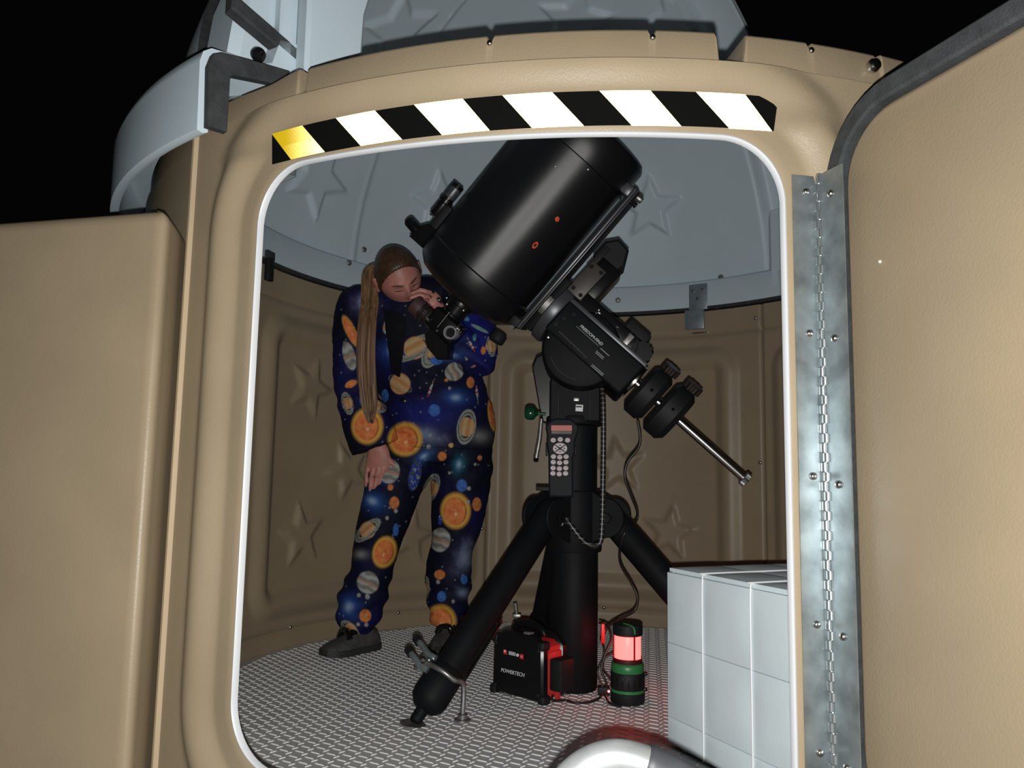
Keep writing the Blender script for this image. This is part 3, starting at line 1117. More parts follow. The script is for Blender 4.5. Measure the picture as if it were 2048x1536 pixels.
# shaft
MB().lathe([(.045, .601), (.058, .603), (.058, .612), (.030, .614), (.014, .616), (.0135, 1.045)], OT, WA, 40).build('end_ring', STEEL, mount)
MB().lathe([(.0132, .612), (.0132, 1.05)], OT, WA, 24).build('counterweight_shaft', STEEL, mount)
lob = []
for k in range(60):
    t_ = 2 * math.pi * k / 60
    r_ = .0215 + .0016 * math.cos(t_ * 15)
    lob.append(M(1.045, r_ * math.cos(t_), r_ * math.sin(t_)))
MB().prism(lob, WA * .018, .002).build('safety_nut', STEEL_D, mount, 40)
for a0, a1, rr_ in ((.627, .700, .088), (.710, .787, .092)):
    cw = MB().lathe([(.020, a0), (rr_ - .016, a0), (rr_, a0 + .014), (rr_, a1 - .018), (rr_ - .018, a1), (.020, a1)], OT, WA, 56).build('counterweight', BLK_M, mount)
    lob = []
    kc_ = M((a0 + a1) / 2 + .003, rr_ - .004, -.035)
    ax2 = (UA + YA * -.38).normalized()
    e1, e2, e3 = frame_from(ax2)
    for k in range(56):
        t_ = 2 * math.pi * k / 56
        r_ = .0285 + .0032 * math.cos(t_ * 8)
        lob.append(kc_ + e1 * (r_ * math.cos(t_)) + e2 * (r_ * math.sin(t_)))
    MB().prism(lob, ax2 * .024, .002).build('locking_knob', mat('knob_brown_black', (.022, .016, .014), .3), cw, 40)
    MB().cyl(M((a0 + a1) / 2 + .001, 0, -.09), M((a0 + a1) / 2 + .001, 0, -.096) if False else M((a0 + a1) / 2 + .001, .004, -.0935), .005, seg=10).build('set_screw', BLK_G, cw)
# writing on the body
yf = -.1508
tx = WA
ty = UA
text_part('FREEDOM-FIND', .0125, M(.424, -.003, yf), tx, ty, LETTER, mount, 'model_lettering', .0005, .25)
MB().box(M(.418, -.0125, yf), (.088, .0008, .0011), AX).build('lettering_underline', LETTER_D, mount)
for a, b, L in ((.488, -.014, .034), (.482, -.028, .030), (.483, -.033, .030), (.508, -.066, .045), (.508, -.071, .045)):
    MB().box(M(a, b, yf), (L, .0008, .0020), AX).build('small_print', LETTER_D, mount)
yc = -.1065
for a, b, sx, sz in ((.392, .062, .016, .005), (.392, .070, .008, .004), (.400, .053, .010, .005), (.404, .064, .006, .007), (.385, .076, .004, .004), (.410, .056, .005, .005)):
    MB().box(M(a, b, yc), (sx, .001, sz), AX).build('printed_mark', LETTER, mount)
for a, b, sx, sz in ((.462, .074, .008, .0015), (.463, .058, .008, .0015)):
    MB().box(M(a, b, yc), (sx, .001, sz), AX).build('printed_mark', LETTER_D, mount)
for a, b in ((.345, .008), (.330, -.020), (.325, -.050)):
    MB().lathe([(.008, 0), (.007, .002), (.004, .002)], M(a, b, -.150), (0, -1, 0), 12).build('body_screw', BLK_G, mount)
MB().lathe([(.005, 0), (.004, .003), (.0001, .004)], M(.333, -.092, -.150), (0, -1, 0), 10).build('body_screw', STEEL, mount)
lbl = PC + Vector((.013, -.0862, .842))
MB().box(lbl, (.022, .0008, .020), (Vector((1, 0, -.06)).normalized(), YA, Vector((.06, 0, 1)).normalized())).build('white_label', mat('white_label', (.62, .64, .66), .5), mount)
MB().box(lbl + Vector((-.001, -.0006, .004)), (.018, .0006, .004)).build('label_print', BLK_M, mount)
MB().box(PC + Vector((.004, -.0875, .868)), (.018, .004, .012), None, .002).build('port_socket', STEEL_D, mount)

# ================================================================== optical tube
scope = thing('telescope', 'large black catadioptric telescope tube pointing up through the open dome', 'telescope', M(.2, 0, 0))
MB().lathe([(.060, -.168), (.125, -.166), (.160, -.156), (.183, -.135), (.1935, -.105), (.1945, -.060), (.190, -.055), (.190, -.050)], OT, UA, 96).build('rear_cell', TUBE, scope)
MB().lathe([(.1905, -.058), (.1905, .405)], OT, UA, 96).build('main_tube', TUBE, scope)
MB().lathe([(.190, .395), (.1955, .398), (.1965, .42), (.1965, .490), (.190, .502), (.180, .504), (.176, .50), (.175, .465), (.10, .462), (.0001, .461)], OT, UA, 96).build('front_cell', TUBE, scope)
MB().lathe([(.174, .470), (.174, .474), (.05, .476)], OT, UA, 64).build('corrector_plate', mat('corrector_glass', (.02, .02, .025), .05, spec=.6), scope)
# two dabs of orange paint
ORNG = mat('orange_paint', (.62, .09, .025), .6)


def on_tube(px, py, r=.1905):
    d = fwd + RT * ((px - 1024) / F_PX) - UP * ((py - 768) / F_PX)
    o = CAM - OT
    dp, op = d - UA * d.dot(UA), o - UA * o.dot(UA)
    A_, B_, C_ = dp.dot(dp), dp.dot(op), op.dot(op) - r * r
    return CAM + d * ((-B_ - math.sqrt(B_ * B_ - A_ * C_)) / A_)


for px, py, ring in ((1131, 430, 0), (1086, 478, 1)):
    p = on_tube(px, py)
    n_ = (p - OT); n_ = (n_ - UA * n_.dot(UA)).normalized()
    e1 = UA; e2 = n_.cross(UA)
    if ring:
        m = MB().rings([[p + n_ * h + (e1 * math.cos(t_) * r_ * 1.25 + e2 * math.sin(t_) * r_ * .8) for t_ in [2 * math.pi * k / 24 for k in range(24)]] for r_, h in ((.0046, 0), (.0046, .0012), (.0095, .0012), (.0095, 0))], False, False)
    else:
        m = MB().rings([[p + n_ * h + (e1 * math.cos(t_) * r_ * (1.0 + .12 * math.sin(2 * t_)) + e2 * math.sin(t_) * r_) for t_ in [2 * math.pi * k / 24 for k in range(24)]] for r_, h in ((.0075, -.001), (.0075, .0008), (.004, .0016))])
    m.build('paint_dab', ORNG, scope)
for px, py in ((1195, 338), (1133, 326), (905, 572), (938, 600), (905, 585)):
    p = on_tube(px, py, .1925)
    MB().lathe([(.0035, -.002), (.003, .002), (.0001, .003)], p, p - OT - UA * (p - OT).dot(UA), 8).build('cell_screw', STEEL_D, scope)
# dovetail
MB().box(M(.222, .165, 0), (.020, .105, .56), AX, .003).build('dovetail_bar', BLK_M, scope)
MB().box(M(.2235, .165, -.0535), (.0055, .004, .555), AX, .001).build('dovetail_edge', RAILM, scope)
MB().box(M(.2315, .165, -.0500), (.0025, .003, .555), AX, .0005).build('dovetail_edge', RAILM, scope)
for b in (.425, -.105):
    MB().box(M(.203, b, -.02), (.032, .07, .035), AX, .005).build('dovetail_foot', GREYM if b > 0 else BLK_M, scope)
MB().lathe([(.006, 0), (.006, .016), (.009, .017), (.009, .024)], M(.232, .405, -.04), WA, 12).build('stop_bolt', BLK_G, scope)
MB().lathe([(.012, 0), (.012, .012), (.009, .018)], M(.236, .43, -.01), WA, 12).build('stop_bolt', STEEL_D, scope)
# saddle clamp
MB().box(M(.250, .005, 0), (.026, .13, .20), AX, .004).build('saddle', BLK, scope)
MB().lathe([(.007, 0), (.007, .02)], M(.212, -.122, -.055), (0, -1, 0), 12).build('saddle_bolt', STEEL, scope)
MB().lathe([(.024, 0), (.026, .004), (.026, .028), (.022, .032)], M(.192, -.165, -.045), (WA * .2 - UA + YA * -.3), 20).build('focus_knob', BLK_M, scope)
# ---- rear: visual back, flip diagonal, eyepiece
MB().lathe([(.050, -.165), (.052, -.172), (.052, -.188), (.040, -.192), (.040, -.222), (.034, -.226), (.034, -.235)], M(.02, 0, 0), UA, 36).build('visual_back', BLK_G, scope)
dg = MB().box(M(.030, -.272, -.005), (.118, .074, .072), AX, .010, 3).build('diagonal', BLK_G, scope)
wing = [M(-.012, -.30, -.03), M(.085, -.305, -.03), M(.115, -.345, -.03), M(.085, -.372, -.03), M(.03, -.365, -.03), M(-.008, -.335, -.03)]
MB().prism(wing, YA * .055, .008).build('mirror_housing', BLK_G, scope, 30)
ep = M(.0, -.288, -.01)
eb = MB().lathe([(.0185, -.03), (.0185, .008), (.026, .010), (.027, .018), (.027, .034), (.0265, .036)], ep, -WA, 36).build('eyepiece_barrel', mat('brown_barrel', (.035, .024, .02), .4), scope)
MB().lathe([(.0275, .036), (.0315, .039), (.0315, .046), (.0325, .047), (.0325, .0485), (.0315, .050), (.0315, .060), (.0325, .061), (.0325, .0625), (.0315, .064), (.0315, .066)], ep, -WA, 40).build('eyepiece_body', mat('eyepiece_rubber', (.022, .013, .012), .5), scope)
for h in (.0485, .0625):
    MB().lathe([(.0325, h - .0012), (.0331, h - .0006), (.0331, h + .0006), (.0325, h + .0012)], ep, -WA, 40, False, False).build('silver_ring', STEEL, scope)
MB().lathe([(.032, .066), (.0335, .070), (.0335, .096), (.0325, .100), (.027, .099), (.024, .090), (.0001, .088)], ep, -WA, 40).build('eyecup', mat('eyecup_rubber', (.055, .026, .026), .6), scope)
for p, d in ((at(874, 590, -.045), (.55, -.6, -.55)), (at(848, 627, -.045), (.5, -.6, -.5))):
    MB().lathe([(.0055, -.004), (.0055, .010), (.0035, .012), (.0035, .022)], p, d, 12).build('thumb_screw', STEEL, scope)
MB().tube([at(871, 644, -.062), at(898, 614, -.062)], .0016, 8).build('rod', STEEL, scope)
MB().lathe([(.0001, -.004), (.005, 0), (.0001, .006)], at(869, 651, -.058), (-.3, -1, 0), 12).build('lever_end', STEEL, scope)
pc_ = at(897, 655, -.062)
pd = Vector((-.04, -1, .05)).normalized()
po = MB().lathe([(.020, -.045), (.0225, -.040), (.0225, 0), (.0215, .002), (.0175, .002), (.0165, 0), (.0165, -.004), (.0155, -.005)], pc_, pd, 40, True, False).build('camera_port', mat('silver_port', (.58, .59, .61), .3, .7), scope)
MB().lathe([(.0155, -.006), (.0145, -.014), (.008, -.018), (.0001, -.019)], pc_, pd, 32).build('port_glass', mat('port_lens', (.015, .017, .02), .12), po)
MB().cyl(pc_ + Vector((.022, .01, .012)), pc_ + Vector((.034, .006, .026)), .0022, seg=8).build('port_screw', STEEL, scope)
MB().cyl(pc_ + Vector((.022, .015, .0)), pc_ + Vector((.033, .012, .0)), .004, seg=10).build('port_screw', STEEL, scope)
# ---- finder on the upper side
ff = MB().box(M(-.205, -.02, -.02), (.03, .05, .10), AX, .004).build('finder_bracket', BLK_M, scope)
fa = M(-.228, .035, -.03)
MB().lathe([(.018, -.060), (.020, -.055), (.020, -.01), (.023, -.006), (.023, .006), (.0205, .008), (.0205, .062), (.019, .066), (.016, .066), (.016, .05)], fa, UA, 28).build('finder_tube', BLK_G, scope)
MB().lathe([(.0208, .014), (.0212, .016), (.0212, .05), (.0208, .052)], fa, UA, 28, False, False).build('finder_sleeve', GREYM, scope)
fe = M(-.215, -.095, -.03)
fb = [M(-.188, -.128, -.05), M(-.188, -.055, -.05), M(-.222, -.055, -.05), M(-.236, -.075, -.05), M(-.246, -.128, -.05)]
MB().prism(fb, YA * .04, .004).build('finder_prism', BLK_G, scope, 30)
MB().lathe([(.017, .0), (.0185, .004), (.0185, .05), (.016, .056)], M(-.232, -.100, -.03), (-WA + UA * .12), 24).build('finder_eyepiece', BLK_G, scope)
for a, b in ((-.245, -.010), (-.247, -.028), (-.253, .004)):
    MB().lathe([(.0045, 0), (.0045, .012), (.007, .013), (.007, .020)], M(-.222, b, -.035), (-WA + YA * -.3 + UA * (.2)), 10).build('collimation_screw', BLK_G, scope)

scope.rotation_mode = 'AXIS_ANGLE'
scope.rotation_axis_angle = (math.radians(12.0), WA.x, WA.y, WA.z)      # the tube leans a little towards the doorway

# ================================================================== hand controller hung on the pier
hc0 = at(1121, 915, -.112)
hc = thing('hand_controller', 'black telescope hand controller with red display and pale round buttons', 'hand controller', at(1121, 995, -.112))
ex, ez = Vector((1, .03, .012)).normalized(), Vector((-.012, .05, 1)).normalized()
ey = ez.cross(ex)


def H(x, z, off=0.0):
    return hc0 + ex * x + ez * z - (-ey if ey.y < 0 else ey) * off


pxm = 1 / 668.0


def hp(px, py, off=0.0):
    return H((px - 1121) * pxm, (915 - py) * pxm, off)


ol = [(1098, 993), (1146, 993), (1146, 915), (1150, 905), (1150, 885), (1156, 865), (1158, 855), (1150, 845), (1140, 838), (1108, 838), (1096, 846), (1091, 856), (1094, 872), (1093, 886), (1096, 905), (1097, 915)]
MB().prism([hp(x, y, -.014) for x, y in ol], (hp(1121, 915, .014) - hp(1121, 915, -.014)), .005).build('case', mat('controller_case', (.012, .0135, .016), .6, spec=.15), hc, 40)
MB().prism([hp(x, y, .0138) for x, y in ((1103, 852), (1143, 852), (1143, 869), (1103, 869))], hp(0, 0, .0155) - hp(0, 0, .0138)).build('display_bezel', mat('dark_red_window', (.03, .006, .005), .25), hc)
MB().prism([hp(x, y, .0156) for x, y in ((1102.5, 852), (1143.5, 852), (1143.5, 862.5), (1102.5, 862.5))], hp(0, 0, .0166) - hp(0, 0, .0156)).build('display', mat('red_display', (.30, .03, .02), .35, emit=(1, .09, .05), estr=.06), hc)
text_part('NexStar', .0062, hp(1111.5, 866.3, .0166), ex, ez, mat('red_brown_lettering', (.30, .10, .07), .5), hc, 'lettering', .0003)
BTN = mat('pale_pink_button', (.47, .40, .42), .5, emit=(1, .5, .5), estr=.012)


def button(px, py, rx, ry):
    c = hp(px, py, .0138)
    n_ = (hp(0, 0, 1) - hp(0, 0, 0)).normalized()
    m = MB().rings([[c + n_ * h + ex * (rx * k_ * pxm * math.cos(t_)) + ez * (ry * k_ * pxm * math.sin(t_)) for t_ in [2 * math.pi * k / 16 for k in range(16)]] for k_, h in ((1, 0), (1, .0022), (.85, .0032))])
    return m.build('button', BTN, hc)


B = []
for px, py in ((1106.5, 881.5), (1120.5, 880), (1135, 881.5)):
    B.append((px, py, 'fn', button(px, py, 5.4, 4.8)))
for r_, yy in enumerate((914, 925, 936.5, 947)):
    for c_, xx in enumerate((1107, 1119.5, 1132)):
        B.append((xx, yy + (1.2 if c_ == 1 else 0), str(r_ * 3 + c_ + 1) if r_ < 3 else ('', '0', '')[c_], button(xx - r_ * .35, yy + (1.2 if c_ == 1 else 0), 5.3, 4.7)))
PRN = mat('grey_button_print', (.16, .13, .14), .6)
for k, (xx, yy, tx_, bo) in enumerate(B):
    if tx_ and tx_ != 'fn':
        text_part(tx_, .0042, hp(xx, yy + 1, .0172), ex, ez, PRN, bo, 'numeral', .0002)
    MB().box(hp(xx, yy - (1.6 if tx_ != 'fn' else 0), .0171), (.0075, .0006, .0012), (ex, ey, ez)).build('print', PRN, bo)
# arrow pad: an ellipse cut into four
cxp, cyp = 1120, 898
for q in range(4):
    a_ = 90 * q
    lo_, hi_ = {0: (-38, 38), 1: (45, 135), 2: (142, 218), 3: (225, 315)}[q]
    pts = [hp(cxp + (2.2 if q == 0 else -2.2 if q == 2 else 0), cyp - (1.8 if q == 1 else -1.8 if q == 3 else 0), .0138)]
    for k in range(11):
        t_ = math.radians(lo_ + (hi_ - lo_) * k / 10)
        pts.append(hp(cxp + 14.0 * math.cos(t_), cyp - 11.0 * math.sin(t_), .0138))
    ab = MB().prism(pts, hp(0, 0, .0166) - hp(0, 0, .0138)).build('arrow_button', BTN, hc)
    dx, dy = ((9, 0), (0, -6.8), (-9, 0), (0, 6.8))[q]
    cc = (cxp + dx, cyp + dy)
    tri = {0: ((1.8, 0), (-1.5, 2), (-1.5, -2)), 1: ((0, -2), (2, 1.4), (-2, 1.4)), 2: ((-1.8, 0), (1.5, 2), (1.5, -2)), 3: ((0, 2), (2, -1.4), (-2, -1.4))}[q]
    MB().prism([hp(cc[0] + x, cc[1] + y, .0166) for x, y in tri], hp(0, 0, .0171) - hp(0, 0, .0166)).build('arrow_mark', BLK_M, ab)
for sx in (1093.5, 1151):
    MB().box(hp(sx, 902, 0), (.006, .022, .030), (ex, ey, ez), .002).build('side_grip', BLK_M, hc)
# ================================================================== vinyl ottoman on the right
oc = Vector((.218, -.470, 0))
e1, e2, ezz = Vector((.48, -.877, 0)).normalized(), Vector((.877, .48, 0)).normalized(), Vector((0, 0, 1))
LA, LB, HO = .465, .50, .417
ott = thing('ottoman', 'white grey quilted vinyl ottoman box beside the doorway', 'ottoman', oc + e1 * LA / 2 + e2 * LB / 2)
cen = oc + e1 * LA / 2 + e2 * LB / 2
MB().box(cen + ezz * (HO / 2), (LA - .012, LB - .012, HO - .012), (e1, e2, ezz), .018, 3).build('core', VINYL, ott)


def tiles(o, ex_, ey_, nrm, xs, ys, th):
    for i in range(len(xs) - 1):
        for j in range(len(ys) - 1):
            gx0 = xs[i] + .0016; gx1 = xs[i + 1] - .0016; gy0 = ys[j] + .0008; gy1 = ys[j + 1] - .0008
            c = o + ex_ * ((gx0 + gx1) / 2) + ey_ * ((gy0 + gy1) / 2) + nrm * (-th / 2)
            sx_, sy_ = gx1 - gx0, gy1 - gy0
            # softly puffed pad
            n_ = 7
            V_, F_ = [], []
            for b_ in range(n_):
                for a_ in range(n_):
                    u_, v_ = a_ / (n_ - 1) * 2 - 1, b_ / (n_ - 1) * 2 - 1
                    puff = .0042 * (1 - abs(u_) ** 4) * (1 - abs(v_) ** 4)
                    V_.append(c + ex_ * (u_ * sx_ / 2) + ey_ * (v_ * sy_ / 2) + nrm * (th / 2 + puff))
            for b_ in range(n_ - 1):
                for a_ in range(n_ - 1):
                    k_ = b_ * n_ + a_
                    F_.append([k_, k_ + 1, k_ + n_ + 1, k_ + n_])
            m = MB().add(V_, F_)
            # skirt
            ringi = [a_ for a_ in range(n_)] + [b_ * n_ + n_ - 1 for b_ in range(1, n_)] + [(n_ - 1) * n_ + a_ for a_ in range(n_ - 2, -1, -1)] + [b_ * n_ for b_ in range(n_ - 2, 0, -1)]
            k0 = len(m.v)
            for q in ringi:
                m.v.append(m.v[q] - nrm * (th + .0005))
            nR = len(ringi)
            for q in range(nR):
                m.f.append([ringi[q], k0 + q, k0 + (q + 1) % nR, ringi[(q + 1) % nR]])
            m.f.append([k0 + q for q in range(nR)])
            m.build('panel', VINYL, ott, 50)


xs1, zs = [.004, .145, .308, LA - .004], [.006, .068, .240, HO - .010]
tiles(oc - e2 * .0, e1, ezz, -e2, xs1, zs, .008)
tiles(oc - e1 * .0, e2, ezz, -e1, [.004, .165, .33, LB - .004], zs, .008)
tiles(oc + ezz * HO, e1, e2, ezz, xs1, [.006, .165, .33, LB - .006], .008)
for x in (.145, .308):
    MB().tube(spline([oc + e1 * x - e2 * .002 + ezz * z for z in (.006, .2, .395)] + [oc + e1 * x + e2 * .008 + ezz * (HO - .001), oc + e1 * x + e2 * .03 + ezz * (HO + .002), oc + e1 * x + e2 * (LB - .02) + ezz * (HO + .002)], 5), .0022, 8).build('welt', VINYL_L, ott, 60)

# ================================================================== camping lantern
lp = Vector((.146, -.118, 0))
LANT_R = mat('lantern_red_diffuser', (.5, .10, .10), .4, emit=(1.0, .040, .036), estr=9.0)
lan = thing('lantern', 'green and black camping lantern glowing red on the floor', 'lantern', lp)
Zl = Vector((0, 0, 1))
MB().lathe([(.046, .001), (.049, .006), (.049, .030), (.046, .033)], lp, Zl, 40).build('base', BLK_M, lan)
MB().lathe([(.0455, .030), (.0475, .032), (.0475, .040), (.0455, .042)], lp, Zl, 40).build('green_ring', GREENP, lan)
MB().lathe([(.0475, .040), (.0485, .043), (.0485, .082), (.046, .086)], lp, Zl, 40).build('grip_body', BLK_M, lan)
MB().lathe([(.044, .084), (.046, .088), (.046, .104), (.042, .110), (.038, .112)], lp, Zl, 40).build('green_collar', GREENP, lan)
MB().lathe([(.040, .108), (.041, .112), (.041, .122), (.039, .124)], lp, Zl, 40).build('neck', mat('dark_red_neck', (.06, .012, .012), .4), lan)
MB().lathe([(.0365, .122), (.0375, .124), (.0375, .188), (.0365, .190)], lp, Zl, 48).build('diffuser', LANT_R, lan)
MB().lathe([(.040, .187), (.0425, .190), (.0425, .212), (.040, .217), (.020, .220), (.0001, .2205)], lp, Zl, 40).build('cap', BLK_M, lan)
for a in (25, 145, 265):
    ar = math.radians(a - 90)
    c_ = Vector((math.cos(ar), math.sin(ar), 0))
    MB().tube([lp + c_ * .0395 + Zl * .118, lp + c_ * .0395 + Zl * .192], .0026, 8).build('guard_rod', mat('dark_red_rod', (.10, .008, .012), .4), lan)
st = [lp + Vector((-.012, -.02, .2215)), lp + Vector((.006, -.034, .219)), lp + Vector((.016, -.0405, .212)), lp + Vector((.018, -.0425, .196))]
MB().tube(spline(st, 5), .0042, 8, flat=.5).build('strap_clip', GREENP, lan)
for z in (.078, .036):
    MB().box(lp + Vector((.050, .004, z)), (.012, .010, .008), None, .002).build('latch', BLK_G, lan)
for k in range(7):
    a = math.radians(-150 + k * 20)
    MB().box(lp + Vector((math.cos(a) * .0487, math.sin(a) * .0487, .062)), (.0035, .003, .030), (Vector((-math.sin(a), math.cos(a), 0)), Vector((math.cos(a), math.sin(a), 0)), Zl), .001).build('grip_rib', BLK_G, lan)

# ================================================================== portable power station
pa, pb, pcn = Vector((-.246, -.073, 0)), Vector((-.093, -.191, 0)), Vector((-.036, -.096, 0))
fx = (pb - pa).normalized()
fy = Vector((-fx.y, fx.x, 0))           # away from the camera, into depth
Wp, Dp, Hp_ = .195, .112, .170
pa = pb - fx * Wp
pow_ = thing('power_station', 'black and red portable power station box beside the pier', 'power station', pa + fx * Wp / 2 + fy * Dp / 2)


def PW(x, y, z):
    return pa + fx * x + fy * y + Vector((0, 0, z))


PAX = (fx, fy, Vector((0, 0, 1)))
ol = [(.012, .006), (.183, .006), (Wp, .020), (Wp - .002, .150), (Wp - .020, .170), (.155, .186), (.045, .186), (.016, .168), (.002, .150), (0, .020)]
MB().prism([PW(x, -.002, z) for x, z in ol], fy * .030, .006).build('front_shell', BLK_G, pow_, 35)
MB().prism([PW(x, Dp - .028, z) for x, z in ol], fy * .030, .006).build('back_shell', BLK_G, pow_, 35)
il = [(.008, .012), (Wp - .008, .012), (Wp - .008, .152), (Wp - .03, .166), (.03, .166), (.008, .152)]
MB().prism([PW(x, .026, z) for x, z in il], fy * (Dp - .052)).build('red_body', REDP, pow_, 35)
# red panel set in the right side, with vents, sockets
MB().box(PW(Wp - .006, Dp / 2, .082), (.008, Dp - .05, .115), PAX, .003).build('side_panel', REDP, pow_)
for k in range(4):
    MB().box(PW(Wp - .001, .034 + .006 * k, .070), (.003, .0025, .055), PAX, .0005).build('vent_slat', mat('dark_red_slat', (.32, .02, .02), .5), pow_)
MB().box(PW(Wp + .004, .062, .030), (.008, .016, .05), PAX, .002).build('socket_cover', REDP, pow_)
for x, z in ((.016, .026), (.180, .026), (.016, .146), (.180, .146)):
    MB().lathe([(.006, 0), (.006, .004), (.003, .006), (.0001, .006)], PW(x, -.002, z), -fy, 12).build('corner_screw', BLK_M, pow_)
for (x, z) in ((.004, .012), (Wp - .006, .012), (.008, .158), (Wp - .010, .158)):
    MB().box(PW(x, .013, z), (.026, .036, .026), PAX, .008, 3).build('corner_bumper', BLK_M, pow_)
# handle
hd = [PW(.040, .050, .176), PW(.050, .050, .192), PW(.075, .050, .202), PW(.120, .050, .202), PW(.145, .050, .192), PW(.155, .050, .176)]
MB().tube(spline(hd, 6), .0105, 12, flat=1.3).build('handle', BLK_G, pow_, 60)
MB().box(PW(.130, .012, .186), (.026, .020, .010), PAX, .003).build('torch_lens', mat('grey_lens', (.12, .12, .13), .15), pow_)
RLBL = mat('red_print', (.62, .03, .04), .5)
MB().box(PW(.058, -.0085, .126), (.013, .001, .013), PAX).build('red_icon', RLBL, pow_)
MB().box(PW(.057, -.0092, .128), (.007, .0006, .005), PAX).build('icon_print', LETTER, pow_)
MB().box(PW(.122, -.0085, .123), (.014, .001, .013), PAX).build('red_icon', RLBL, pow_)
text_part('A', .008, PW(.122, -.0092, .123), fx, (0, 0, 1), LETTER, pow_, 'icon_print', .0002)
for k in range(5):
    MB().box(PW(.074 + .0055 * k, -.0085, .1255), (.0028, .001, .010), PAX).build('charge_bar', LETTER, pow_)
MB().lathe([(.0048, 0), (.0042, .002)], PW(.106, -.008, .1245), -fy, 16).build('power_button', LETTER, pow_)
text_part('POWERTECH', .0152, PW(.088, -.0092, .073), fx, (0, 0, 1), LETTER, pow_, 'brand_lettering', .0004, .22)
# plugged-in adaptor block
MB().box(PW(Wp + .026, .052, .082), (.044, .060, .088), PAX, .006).build('adaptor_block', BLK_M, pow_)

# ================================================================== floor clutter at the pier
MB_ = MB().box(Vector((.080, -.062, .016)), (.035, .03, .024), None, .004)
o = MB_.build('junction_box', BLK_M, None, 35, (.080, -.062, .004)); tag(o, 'small black junction box between pier and lantern', 'junction box')
led = MB().lathe([(.0035, 0), (.003, .003), (.0001, .004)], Vector((.094, -.078, .018)), (.3, -1, .1), 10)
led.build('indicator', mat('red_led', (.8, .05, .05), .3, emit=(1, .06, .08), estr=14), o)
rc_ = MB().box(Vector((.078, -.020, .170)), (.012, .03, .062), None, .003)
o2 = rc_.build('cable_connector', mat('red_connector', (.5, .02, .02), .4), None, 35, (.078, -.02, .14)); tag(o2, 'small red cable connector clipped to the side of the pier', 'connector')

# ================================================================== cables
def cable(name, pts, r, label, material=CABLE, n=8, z0=None):
    P_ = spline(pts, n)
    o = MB().tube(P_, r, 8).build(name, material, None, 60, tuple(min(P_, key=lambda p: p.z)))
    return tag(o, label, 'cable')


braid = mat('braided_cord', (.012, .012, .013), .35)
nt = braid.node_tree
tc = nt.nodes.new('ShaderNodeTexCoord'); wv = nt.nodes.new('ShaderNodeTexWave'); wv.bands_direction = 'Z'
wv.inputs['Scale'].default_value = 22; wv.inputs['Distortion'].default_value = 1.5
cr = nt.nodes.new('ShaderNodeValToRGB'); cr.color_ramp.elements[0].position = .8; cr.color_ramp.elements[1].position = .95
cr.color_ramp.elements[0].color = (.012, .012, .013, 1); cr.color_ramp.elements[1].color = (.10, .10, .10, 1)
nt.links.new(tc.outputs['Object'], wv.inputs['Vector']); nt.links.new(wv.outputs['Color'], cr.inputs['Fac'])
nt.links.new(cr.outputs['Color'], nt.nodes['Principled BSDF'].inputs['Base Color'])
cable('braided_cable', [at(1204, 778, -.10), at(1206, 800, -.105), at(1207, 860, -.105), at(1206, 960, -.105), at(1204, 1050, -.11), at(1200, 1085, -.112), at(1185, 1092, -.116), at(1165, 1080, -.118), at(1145, 1055, -.118), at(1130, 1035, -.112), at(1122, 1030, -.105)], .0078,
      'thick braided black cord hanging down the front of the pier', braid)
cable('power_cable', [at(1275, 842, -.03), at(1280, 870, -.03), at(1277, 895, -.03), at(1255, 925, -.03), at(1250, 955, -.03), at(1262, 990, -.02), at(1274, 1022, 0), at(1272, 1042, 0), at(1250, 1065, -.10), at(1240, 1100, -.05), at(1242, 1130, .0), at(1262, 1165, .02), at(1275, 1195, .02), at(1268, 1222, .02), at(1235, 1240, .0), at(1215, 1255, -.02), at(1205, 1275, -.03)], .0042,
      'thin black cable looping from the counterweight down to the lantern')
cable('supply_cable', [at(1199, 1245, .02), at(1215, 1252, -.02), at(1222, 1280, -.05), at(1210, 1310, -.06), at(1203, 1340, -.07), at(1212, 1365, -.075), Vector((.088, -.07, .025))], .0036,
      'black cable dropping from the pier side to the junction box')
cable('supply_cable', [at(1201, 1275, -.01), at(1208, 1300, -.05), at(1206, 1335, -.06), at(1214, 1350, -.075), at(1228, 1368, -.09), Vector((.098, -.10, .04))], .0032,
      'short black lead curling against the side of the glowing lantern')
cable('supply_cable', [at(1228, 1305, -.05), at(1208, 1318, -.055), at(1195, 1345, -.06), at(1206, 1375, -.07), Vector((.078, -.055, .026))], .003,
      'black lead crossing behind the lantern neck')
cable('adaptor_cable', [PW(Wp + .004, .040, .022), PW(Wp + .012, .028, .012), Vector((-.030, -.148, .0065)), Vector((-.005, -.168, .0062)), Vector((.030, -.160, .0062)), Vector((.060, -.125, .0062)), Vector((.076, -.085, .010))], .0036,
      'black cable lying on the floor from the power station')
cable('floor_cable', [Vector((.083, -.085, .010)), Vector((.088, -.115, .0058)), Vector((.092, -.150, .0058)), Vector((.105, -.172, .0058)), Vector((.125, -.185, .0058))], .0034,
      'short black cord curling in front of the lantern base')

